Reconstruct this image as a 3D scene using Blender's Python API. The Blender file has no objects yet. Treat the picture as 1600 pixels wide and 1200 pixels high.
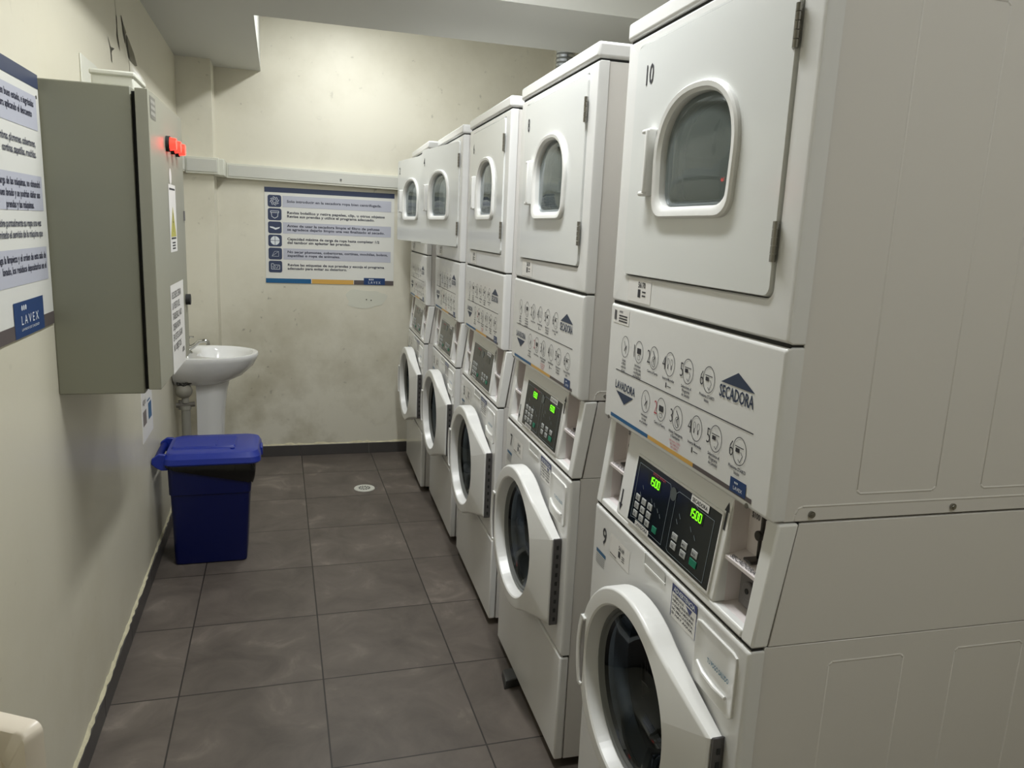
import bpy, bmesh, math, random
from mathutils import Vector, Matrix
random.seed(7)
PI = math.pi
C = bpy.context.scene.collection

# ------------------------------------------------------------------ camera
cam_d = bpy.data.cameras.new('camera')
cam = bpy.data.objects.new('camera', cam_d); C.objects.link(cam)
bpy.context.scene.camera = cam
yaw, pit, rol = .2974, .1955, .0446
fw = Vector((math.sin(yaw)*math.cos(pit), math.cos(yaw)*math.cos(pit), -math.sin(pit)))
rt = Vector((math.cos(yaw), -math.sin(yaw), 0)); up = rt.cross(fw)
r2 = math.cos(rol)*rt + math.sin(rol)*up; u2 = -math.sin(rol)*rt + math.cos(rol)*up
m = Matrix((r2, u2, -fw)).transposed().to_4x4(); m.translation = Vector((-.7613, 0, 1.5027))
cam.matrix_world = m
cam_d.sensor_fit = 'HORIZONTAL'; cam_d.sensor_width = 36; cam_d.lens = 36*1201.27/1600
cam_d.clip_start = .02

# ------------------------------------------------------------------ world, lights, exposure
w = bpy.data.worlds.new('world'); bpy.context.scene.world = w; w.use_nodes = True
w.node_tree.nodes['Background'].inputs[0].default_value = (.9, .95, 1, 1)
w.node_tree.nodes['Background'].inputs[1].default_value = .02
vs = bpy.context.scene.view_settings
vs.view_transform = 'Standard'; vs.look = 'None'; vs.gamma = 1; vs.use_curve_mapping = False
vs.exposure = 0.40
LIGHT_COL = (.965, .99, 1.0)
LAMPS = [(-.33, 4.20, 2.765, 12, .80), (-.33, 1.95, 2.765, 25, 1.20), (.15, -.30, 2.765, 8, .90)]   # x, y, z, watts, length
for lx, ly, lz, lw_, ln in LAMPS:
    d = bpy.data.lights.new('tube_light', 'AREA'); d.shape = 'RECTANGLE'; d.size = .10; d.size_y = ln
    d.energy = lw_; d.color = LIGHT_COL
    o = bpy.data.objects.new('tube_light', d); o.location = (lx, ly, lz-.055); C.objects.link(o)

# ------------------------------------------------------------------ materials
def lin(c):
    return tuple((x/12.92 if x <= .04045 else ((x+.055)/1.055)**2.4) for x in [v/255 for v in c]) + (1,)
def mat(name, col, rough=.5, metal=0, spec=.5, coat=0, emit=None, estr=0, noise=0, nscale=8, bump=0, bscale=60):
    m = bpy.data.materials.new(name); m.use_nodes = True
    nt = m.node_tree; b = nt.nodes['Principled BSDF']
    c = lin(col)
    b.inputs['Base Color'].default_value = c
    b.inputs['Roughness'].default_value = rough; b.inputs['Metallic'].default_value = metal
    b.inputs['Specular IOR Level'].default_value = spec
    b.inputs['Coat Weight'].default_value = coat; b.inputs['Coat Roughness'].default_value = .08
    if emit:
        b.inputs['Emission Color'].default_value = lin(emit); b.inputs['Emission Strength'].default_value = estr
    tc = nt.nodes.new('ShaderNodeTexCoord')
    if noise:
        n = nt.nodes.new('ShaderNodeTexNoise'); n.inputs['Scale'].default_value = nscale; n.inputs['Detail'].default_value = 5
        nt.links.new(tc.outputs['Object'], n.inputs['Vector'])
        mr = nt.nodes.new('ShaderNodeMapRange'); mr.inputs[3].default_value = 1-noise; mr.inputs[4].default_value = 1+noise
        nt.links.new(n.outputs['Fac'], mr.inputs[0])
        mx = nt.nodes.new('ShaderNodeVectorMath'); mx.operation = 'SCALE'; mx.inputs[0].default_value = c[:3]
        nt.links.new(mr.outputs[0], mx.inputs['Scale']); nt.links.new(mx.outputs[0], b.inputs['Base Color'])
    if bump:
        n = nt.nodes.new('ShaderNodeTexNoise'); n.inputs['Scale'].default_value = bscale; n.inputs['Detail'].default_value = 3
        nt.links.new(tc.outputs['Object'], n.inputs['Vector'])
        bp = nt.nodes.new('ShaderNodeBump'); bp.inputs['Strength'].default_value = bump; bp.inputs['Distance'].default_value = .003
        nt.links.new(n.outputs['Fac'], bp.inputs['Height']); nt.links.new(bp.outputs[0], b.inputs['Normal'])
    return m
def glass_mat(name, tint, rough=.03, haze=0):
    """tinted glass; film = share of a painted, reflection-like grey film on it"""
    m = bpy.data.materials.new(name); m.use_nodes = True; nt = m.node_tree; nt.nodes.clear()
    out = nt.nodes.new('ShaderNodeOutputMaterial'); mix = nt.nodes.new('ShaderNodeMixShader'); mf = nt.nodes.new('ShaderNodeMixShader')
    t = nt.nodes.new('ShaderNodeBsdfTransparent'); t.inputs[0].default_value = lin(tint)
    df = nt.nodes.new('ShaderNodeBsdfDiffuse'); df.inputs[0].default_value = lin((128, 138, 135)); mf.inputs[0].default_value = haze
    g = nt.nodes.new('ShaderNodeBsdfGlossy'); g.inputs['Roughness'].default_value = rough; g.inputs[0].default_value = (.9, .95, 1, 1)
    f = nt.nodes.new('ShaderNodeFresnel'); f.inputs[0].default_value = 1.5
    nt.links.new(t.outputs[0], mf.inputs[1]); nt.links.new(df.outputs[0], mf.inputs[2])
    nt.links.new(f.outputs[0], mix.inputs[0]); nt.links.new(mf.outputs[0], mix.inputs[1]); nt.links.new(g.outputs[0], mix.inputs[2])
    nt.links.new(mix.outputs[0], out.inputs[0]); return m

def wall_mat(name, col, stain=(150, 140, 112), dirt=.35, low=.5, rough=.5):
    """painted plaster with blotches, drips and a dirty strip above the skirting"""
    m = mat(name, col, rough=rough, bump=.25, bscale=14)
    nt = m.node_tree; b = nt.nodes['Principled BSDF']; L = nt.links
    tc = nt.nodes.new('ShaderNodeTexCoord'); sp = nt.nodes.new('ShaderNodeSeparateXYZ'); L.new(tc.outputs['Object'], sp.inputs[0])
    n1 = nt.nodes.new('ShaderNodeTexNoise'); n1.inputs['Scale'].default_value = 1.7; n1.inputs['Detail'].default_value = 8; n1.inputs['Roughness'].default_value = .62
    L.new(tc.outputs['Object'], n1.inputs['Vector'])
    r1 = nt.nodes.new('ShaderNodeMapRange'); r1.inputs[1].default_value = .45; r1.inputs[2].default_value = .75; L.new(n1.outputs['Fac'], r1.inputs[0])
    # more dirt low down
    hz = nt.nodes.new('ShaderNodeMapRange'); hz.inputs[1].default_value = 1.1; hz.inputs[2].default_value = .1; hz.inputs[3].default_value = .25; hz.inputs[4].default_value = 1
    L.new(sp.outputs['Z'], hz.inputs[0])
    mu = nt.nodes.new('ShaderNodeMath'); mu.operation = 'MULTIPLY'; L.new(r1.outputs[0], mu.inputs[0]); L.new(hz.outputs[0], mu.inputs[1])
    mu2 = nt.nodes.new('ShaderNodeMath'); mu2.operation = 'MULTIPLY'; mu2.inputs[1].default_value = dirt*2; mu2.use_clamp = True; L.new(mu.outputs[0], mu2.inputs[0])
    mix = nt.nodes.new('ShaderNodeMix'); mix.data_type = 'RGBA'; mix.inputs[6].default_value = lin(col); mix.inputs[7].default_value = lin(stain)
    L.new(mu2.outputs[0], mix.inputs[0])
    # mould specks
    n2 = nt.nodes.new('ShaderNodeTexNoise'); n2.inputs['Scale'].default_value = 26; n2.inputs['Detail'].default_value = 4
    L.new(tc.outputs['Object'], n2.inputs['Vector'])
    r2_ = nt.nodes.new('ShaderNodeMapRange'); r2_.inputs[1].default_value = .66; r2_.inputs[2].default_value = .74; L.new(n2.outputs['Fac'], r2_.inputs[0])
    mk = nt.nodes.new('ShaderNodeMath'); mk.operation = 'MULTIPLY'; L.new(r2_.outputs[0], mk.inputs[0]); L.new(r1.outputs[0], mk.inputs[1])
    mk2 = nt.nodes.new('ShaderNodeMath'); mk2.operation = 'MULTIPLY'; mk2.inputs[1].default_value = low; L.new(mk.outputs[0], mk2.inputs[0])
    mix2 = nt.nodes.new('ShaderNodeMix'); mix2.data_type = 'RGBA'; mix2.inputs[7].default_value = lin((96, 92, 78))
    L.new(mk2.outputs[0], mix2.inputs[0]); L.new(mix.outputs[2], mix2.inputs[6])
    L.new(mix2.outputs[2], b.inputs['Base Color'])
    return m

T, JX, JY = .4493, -.6396, 1.9585
def tile_mat():
    m = mat('slate_tile', (100, 92, 86), rough=.42, spec=.35)
    nt = m.node_tree; b = nt.nodes['Principled BSDF']; L = nt.links
    tc = nt.nodes.new('ShaderNodeTexCoord'); sp = nt.nodes.new('ShaderNodeSeparateXYZ'); L.new(tc.outputs['Object'], sp.inputs[0])
    def M(op, a, bb=None, clamp=False):
        n = nt.nodes.new('ShaderNodeMath'); n.operation = op; n.use_clamp = clamp
        for i, v in enumerate((a, bb)):
            if v is None: continue
            if isinstance(v, (int, float)): n.inputs[i].default_value = v
            else: L.new(v, n.inputs[i])
        return n.outputs[0]
    us = []
    for ax, off in (('X', JX), ('Y', JY)):
        us.append(M('DIVIDE', M('SUBTRACT', sp.outputs[ax], off-20*T), T))
    ed = []
    for u in us:
        fr = M('FRACT', u); ed.append(M('MINIMUM', fr, M('SUBTRACT', 1, fr)))
    e = M('MINIMUM', ed[0], ed[1])
    grout = M('LESS_THAN', e, .0055)
    cmb = nt.nodes.new('ShaderNodeCombineXYZ'); L.new(M('FLOOR', us[0]), cmb.inputs[0]); L.new(M('FLOOR', us[1]), cmb.inputs[1])
    wn = nt.nodes.new('ShaderNodeTexWhiteNoise'); wn.noise_dimensions = '2D'; L.new(cmb.outputs[0], wn.inputs['Vector'])
    # offset the clouding per tile
    add = nt.nodes.new('ShaderNodeVectorMath'); add.operation = 'MULTIPLY_ADD'
    L.new(wn.outputs['Color'], add.inputs[0]); add.inputs[1].default_value = (9, 9, 9); L.new(tc.outputs['Object'], add.inputs[2])
    n1 = nt.nodes.new('ShaderNodeTexNoise'); n1.inputs['Scale'].default_value = 5; n1.inputs['Detail'].default_value = 9; n1.inputs['Roughness'].default_value = .6; n1.inputs['Distortion'].default_value = .6
    L.new(add.outputs[0], n1.inputs['Vector'])
    cr = nt.nodes.new('ShaderNodeValToRGB'); cr.color_ramp.elements[0].position = .32; cr.color_ramp.elements[0].color = lin((84, 77, 71))
    cr.color_ramp.elements[1].position = .60; cr.color_ramp.elements[1].color = lin((103, 95, 88))
    el = cr.color_ramp.elements.new(.72); el.color = lin((126, 117, 108))
    L.new(n1.outputs['Fac'], cr.inputs[0])
    sc = nt.nodes.new('ShaderNodeVectorMath'); sc.operation = 'SCALE'; L.new(cr.outputs[0], sc.inputs[0]); L.new(M('ADD', M('MULTIPLY', wn.outputs['Value'], .14), .92), sc.inputs['Scale'])
    mix = nt.nodes.new('ShaderNodeMix'); mix.data_type = 'RGBA'; L.new(grout, mix.inputs[0]); L.new(sc.outputs[0], mix.inputs[6]); mix.inputs[7].default_value = lin((50, 46, 43))
    L.new(mix.outputs[2], b.inputs['Base Color'])
    bp = nt.nodes.new('ShaderNodeBump'); bp.inputs['Strength'].default_value = .5; bp.inputs['Distance'].default_value = .002
    hgt = M('ADD', M('MULTIPLY', M('SUBTRACT', 1, grout), 1.0), M('MULTIPLY', n1.outputs['Fac'], 1.2))
    L.new(hgt, bp.inputs['Height']); L.new(bp.outputs[0], b.inputs['Normal'])
    return m

ENAMEL = mat('white_enamel', (229, 229, 227), rough=.22, spec=.5, bump=.06, bscale=5)
ENAMEL_SIDE = mat('white_enamel_side', (222, 219, 214), rough=.38)
DOORWHITE = mat('white_door_enamel', (226, 228, 226), rough=.14, spec=.6, bump=.10, bscale=4)
PLASTIC = mat('white_plastic', (234, 234, 231), rough=.28)
PLASTIC_IN = mat('white_recess_plastic', (224, 216, 214), rough=.45)
GREYPL = mat('grey_plastic', (112, 112, 112), rough=.4)
DARKGAP = mat('dark_gap', (38, 39, 38), rough=.8)
STEEL = mat('brushed_steel', (150, 148, 142), rough=.3, metal=1)
DKSTEEL = mat('dark_slide_metal', (74, 72, 70), rough=.35, metal=.8)
DRUM = mat('dryer_drum_metal', (205, 210, 208), rough=.38, metal=.7)
WDRUM = mat('washer_drum_metal', (120, 124, 126), rough=.28, metal=.9)
GASKET = mat('grey_gasket_rubber', (116, 118, 116), rough=.45)
GLASS_D = glass_mat('smoky_glass', (196, 204, 202), haze=.45)  # matt grey haze painted in where the glass lacks reflected light
GLASS_W = glass_mat('dark_bowl_glass', (86, 96, 104))
PANELBLK = mat('black_panel', (20, 27, 30), rough=.13, spec=.6)
SILVERLN = mat('silver_line', (128, 140, 146), rough=.4)
BTN = mat('grey_button', (176, 178, 176), rough=.45)
GREENB = mat('green_button', (14, 120, 92), rough=.4)
LEDG = mat('green_display_digits', (90, 190, 20), rough=.4, emit=(110, 235, 20), estr=1.6)
LEDW = mat('display_window', (14, 22, 14), rough=.2)
INK = mat('dark_ink', (52, 52, 58), rough=.6)
INKB = mat('navy_ink', (44, 58, 84), rough=.5)
INKR = mat('red_ink', (188, 74, 84), rough=.6)
BAND_B = mat('blue_print', (28, 94, 142), rough=.45)
BAND_Y = mat('gold_print', (214, 168, 84), rough=.45)
BAND_G = mat('grey_print', (92, 84, 84), rough=.45)
LOGO = mat('navy_logo', (30, 62, 112), rough=.4)
PAPER = mat('white_sticker', (232, 230, 226), rough=.45)
PRINTW = mat('white_print', (225, 230, 235), rough=.45)
NAVYL = mat('navy_label', (46, 58, 118), rough=.45)
TEALINK = mat('teal_ink', (60, 120, 150), rough=.5)

# ------------------------------------------------------------------ mesh helpers
class MB:
    def __init__(s): s.v = []; s.f = []
    def add(s, vs, fs):
        n = len(s.v); s.v += [tuple(p) for p in vs]; s.f += [tuple(i+n for i in f) for f in fs]; return s
    def box(s, x0, x1, y0, y1, z0, z1):
        vs = [(x, y, z) for z in (z0, z1) for y in (y0, y1) for x in (x0, x1)]
        return s.add(vs, [(0, 2, 3, 1), (4, 5, 7, 6), (0, 1, 5, 4), (2, 6, 7, 3), (0, 4, 6, 2), (1, 3, 7, 5)])
    def prism(s, pts, ax, a0, a1):
        """polygon pts (2D) extruded along axis ax ('x','y','z') from a0 to a1"""
        def P(p, a): return {'x': (a, p[0], p[1]), 'y': (p[0], a, p[1]), 'z': (p[0], p[1], a)}[ax]
        n = len(pts); vs = [P(p, a0) for p in pts]+[P(p, a1) for p in pts]
        fs = [tuple(range(n)), tuple(range(2*n-1, n-1, -1))]+[(i, n+i, n+(i+1) % n, (i+1) % n) for i in range(n)]
        return s.add(vs, fs)
    def loops(s, ls, cap0=False, cap1=False, closed=True):
        n = len(ls[0]); base = []
        vs = [p for l in ls for p in l]; fs = []
        for k in range(len(ls)-1):
            for i in range(n if closed else n-1):
                j = (i+1) % n; fs.append((k*n+i, k*n+j, (k+1)*n+j, (k+1)*n+i))
        if cap0: fs.append(tuple(range(n-1, -1, -1)))
        if cap1: fs.append(tuple(range((len(ls)-1)*n, len(ls)*n)))
        return s.add(vs, fs)
    def cyl(s, p0, p1, r0, r1=None, n=24, caps=True):
        r1 = r0 if r1 is None else r1
        p0, p1 = Vector(p0), Vector(p1); d = (p1-p0).normalized()
        a = d.orthogonal().normalized(); b = d.cross(a)
        l = [[tuple(p+r*(math.cos(t)*a+math.sin(t)*b)) for t in [2*PI*i/n for i in range(n)]] for p, r in ((p0, r0), (p1, r1))]
        return s.loops(l, caps, caps)
    def tube(s, pts, r, n=12, caps=True):
        pts = [Vector(p) for p in pts]; ls = []; a = None
        for i, p in enumerate(pts):
            d = (pts[min(i+1, len(pts)-1)]-pts[max(i-1, 0)]).normalized()
            a = d.orthogonal().normalized() if a is None else (a-d*a.dot(d)).normalized()
            b = d.cross(a); rr = r[i] if isinstance(r, (list, tuple)) else r
            ls.append([tuple(p+rr*(math.cos(t)*a+math.sin(t)*b)) for t in [2*PI*k/n for k in range(n)]])
        return s.loops(ls, caps, caps)
    def build(s, name, m, parent=None, bevel=0, seg=2, smooth=True, angle=35, loc=None, thin=False, flipx=False, wn=False):
        me = bpy.data.meshes.new(name); me.from_pydata(s.v, [], s.f); me.update()
        bm = bmesh.new(); bm.from_mesh(me)
        if not thin: bmesh.ops.recalc_face_normals(bm, faces=bm.faces)
        if flipx:
            bm.normal_update()
            if sum(f.normal.x*f.calc_area() for f in bm.faces) > 0: bmesh.ops.reverse_faces(bm, faces=bm.faces)
        bm.to_mesh(me); bm.free()
        o = bpy.data.objects.new(name, me); C.objects.link(o)
        for mm in (m if isinstance(m, (list, tuple)) else [m]): me.materials.append(mm)
        if smooth:
            for p in me.polygons: p.use_smooth = True
            me.set_sharp_from_angle(angle=math.radians(angle))
        if bevel:
            b = o.modifiers.new('bevel', 'BEVEL'); b.width = bevel; b.segments = seg; b.limit_method = 'ANGLE'; b.angle_limit = math.radians(40)
            b.harden_normals = False
        if wn: o.modifiers.new('weighted_normals', 'WEIGHTED_NORMAL').keep_sharp = True
        if parent: o.parent = parent
        if loc: o.location = loc
        return o

def empty(name, loc=(0, 0, 0), rz=0):
    o = bpy.data.objects.new(name, None); o.empty_display_size = .1; C.objects.link(o); o.location = loc; o.rotation_euler = (0, 0, rz); return o
def tag(o, label, cat, group=None):
    o['label'] = label; o['category'] = cat
    if group: o['group'] = group
    return o
def struct(o): o['kind'] = 'structure'; return o

_tc = {}
def text2d(s, bold=0):
    """mesh of a line of text, size 1, left aligned at the origin -> (verts2d, faces, width)"""
    if (s, bold) in _tc: return _tc[(s, bold)]
    cu = bpy.data.curves.new('t', 'FONT'); cu.body = s; cu.size = 1; cu.resolution_u = 2; cu.offset = bold; cu.fill_mode = 'FRONT'
    o = bpy.data.objects.new('t', cu); C.objects.link(o)
    dg = bpy.context.evaluated_depsgraph_get(); dg.update()
    me = bpy.data.meshes.new_from_object(o.evaluated_get(dg))
    vs = [(v.co.x, v.co.y) for v in me.vertices]; fs = [tuple(p.vertices) for p in me.polygons]
    bpy.data.objects.remove(o); bpy.data.curves.remove(cu); bpy.data.meshes.remove(me)
    wd = max([v[0] for v in vs] or [0])
    _tc[(s, bold)] = (vs, fs, wd); return _tc[(s, bold)]

class Plane:
    """draws flat marks: s to the reader's right, t up, on a surface (fn maps s,t,lift -> xyz)"""
    def __init__(s, fn): s.fn = fn
    def poly(s, mb, pts, lift=.0006):
        return mb.add([s.fn(a, b, lift) for a, b in pts], [tuple(range(len(pts)))])
    def rect(s, mb, s0, t0, s1, t1, lift=.0006): return s.poly(mb, [(s0, t0), (s1, t0), (s1, t1), (s0, t1)], lift)
    def text(s, mb, st, size, x, y, align='l', bold=.008, sx=1, lift=.0008, width=None, rot=0):
        vs, fs, wd = text2d(st, bold)
        if width: sx = width/(wd*size) if wd else 1
        o = {'l': 0, 'c': -.5, 'r': -1}[align]*wd*size*sx
        c, q = math.cos(rot), math.sin(rot)
        P = [(o+a*size*sx, b*size) for a, b in vs]
        return mb.add([s.fn(x+a*c-b*q, y+a*q+b*c, lift) for a, b in P], fs)
    def ring(s, mb, cx, cy, rx, ry, th, n=28, a0=0, a1=2*PI, lift=.0007):
        full = abs(a1-a0-2*PI) < 1e-6
        A = [a0+(a1-a0)*i/n for i in range(n+(0 if full else 1))]
        l1 = [s.fn(cx+rx*math.cos(t), cy+ry*math.sin(t), lift) for t in A]
        l2 = [s.fn(cx+(rx-th)*math.cos(t), cy+(ry-th)*math.sin(t), lift) for t in A]
        return mb.loops([l1, l2], closed=full)
    def line(s, mb, pts, th, lift=.0007):
        for (a, b), (c, d) in zip(pts, pts[1:]):
            L = math.hypot(c-a, d-b) or 1; nx, ny = -(d-b)/L*th/2, (c-a)/L*th/2
            s.poly(mb, [(a-nx, b-ny), (c-nx, d-ny), (c+nx, d+ny), (a+nx, b+ny)], lift)

def rrect(cx, cy, hx, hy, r, n=6):
    pts = []
    for k, (sx, sy) in enumerate(((1, 1), (-1, 1), (-1, -1), (1, -1))):
        for i in range(n+1):
            t = PI/2*k+PI/2*i/n
            pts.append((cx+sx*(hx-r)+r*math.cos(t), cy+sy*(hy-r)+r*math.sin(t)))
    return pts
def resample(pts, angs, c):
    """points of a closed star-shaped outline at the given angles around c"""
    out = []; n = len(pts)
    for a in angs:
        d = (math.cos(a), math.sin(a)); best = None
        for i in range(n):
            p, q = pts[i], pts[(i+1) % n]
            ex, ey = q[0]-p[0], q[1]-p[1]; det = -d[0]*ey+d[1]*ex
            if abs(det) < 1e-12: continue
            px, py = p[0]-c[0], p[1]-c[1]
            t = (-px*ey+py*ex)/det; u = (d[0]*py-d[1]*px)/det
            if t > 0 and -1e-9 <= u <= 1+1e-9 and (best is None or t > best): best = t
        out.append((c[0]+d[0]*best, c[1]+d[1]*best))
    return out
def angles(c, pts, n=72):
    A = sorted(set([round((2*PI*i/n) % (2*PI), 5) for i in range(n)]+[round(math.atan2(p[1]-c[1], p[0]-c[0]) % (2*PI), 5) for p in pts]))
    return A

# ================================================================== ROOM SHELL
XW, YB, XR, YF, ZC, ZS = -1.2957, 5.048, 1.30, -1.7, 2.86, 2.367
WALL_L = wall_mat('cream_paint_left', (216, 211, 192), stain=(192, 184, 156), dirt=.30, low=.35, rough=.34)
WALL_B = wall_mat('cream_paint_back', (224, 220, 204), stain=(164, 156, 128), dirt=.62, low=.9, rough=.55)
WALL_X = wall_mat('cream_paint', (218, 212, 190), dirt=.3, rough=.55)
CEIL = mat('grey_white_ceiling_paint', (196, 196, 190), rough=.6, bump=.15, bscale=10)
SKIRT = mat('dark_skirting_tile', (74, 71, 70), rough=.4, noise=.12, nscale=6)

b = MB().box(XW-.1, XR+.1, YF-.1, YB+.1, -.06, 0); struct(b.build('floor', tile_mat(), smooth=False))
b = MB().box(XW-.12, XW, YF-.1, YB+.1, 0, ZC+.05); struct(b.build('wall_left', WALL_L, smooth=False))
b = MB().box(XW, XR, YB, YB+.12, 0, ZC+.05).box(XW, -1.112, 4.823, YB, 0, ZS)
b.box(.977, 1.03, 4.97, YB, 0, ZC)
struct(b.build('wall_back', WALL_B, smooth=False))
b = MB().box(XR, XR+.12, YF-.1, YB+.1, 0, ZC+.05); struct(b.build('wall_right', WALL_X, smooth=False))
b = MB().box(XW, XR, YF-.12, YF, 0, ZC+.05); struct(b.build('wall_front', WALL_X, smooth=False))
b = MB().box(XW-.1, XR+.1, YF-.1, YB+.1, ZC, ZC+.08)
b.box(XW, -.852, YF, YB, ZS, ZC).box(-.852, XR, 3.06, 3.735, ZS, ZC)
struct(b.build('ceiling', CEIL, smooth=False))
# skirting tiles: cut into lengths with thin joints
def skirting(name, segs):
    b = MB()
    for s in segs: b.box(*s)
    return struct(b.build(name, SKIRT, smooth=False, bevel=.0015, seg=1))
segs = []; y = YF
while y < 4.82:
    y1 = min(y+T, 4.823); segs.append((XW, XW+.010, y+.001, y1-.001, 0, .072)); y = y1
skirting('baseboard_left', segs)
segs = [(XW+.010, -1.102, 4.813, 4.823, 0, .072), (-1.112, -1.102, 4.823, YB-.010, 0, .072)]; x = -1.102
while x < XR: x1 = min(x+T, XR); segs.append((x+.001, x1-.001, YB-.010, YB, 0, .072)); x = x1
skirting('baseboard_back', segs)
# crumbling mortar bead along the top of the skirting
MORTAR = mat('old_mortar', (205, 198, 168), rough=.8, noise=.25, nscale=40, bump=.8, bscale=90)
def bead(name, p0, p1, nrm, n):
    b = MB(); p0, p1 = Vector(p0), Vector(p1); rows = []
    for i in range(n+1):
        p = p0.lerp(p1, i/n); h = .006+.011*random.random()**2; t = .004+.006*random.random()
        rows.append([tuple(p), tuple(p+Vector(nrm)*t), tuple(p+Vector(nrm)*t*.6+Vector((0, 0, h*.6))), tuple(p+Vector((0, 0, h)))])
    b.loops(rows, closed=False); return struct(b.build(name, MORTAR))
bead('trim_1', (XW, YF, .072), (XW, 4.82, .072), (1, 0, 0), 240)
bead('trim_2', (-1.10, YB, .072), (1.0, YB, .072), (0, -1, 0), 90)

# ================================================================== STACKED WASHER-DRYER
W_ = .700
def fx_d(z): return 0.0
def slant(z): return -.004+(z-.868)/(1.078-.868)*.024
FRONT = Plane(lambda s, t, l: (0-l, W_-s, t))            # s measured from the far edge of the front
WFRONT = Plane(lambda s, t, l: (-.005-l, W_-s, t))
SLANT = Plane(lambda s, t, l: (slant(t)-l, W_-s, t))
def S(y): return W_-y

def circle(c, r, A): return [(c[0]+r*math.cos(a), c[1]+r*math.sin(a)) for a in A]

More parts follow.
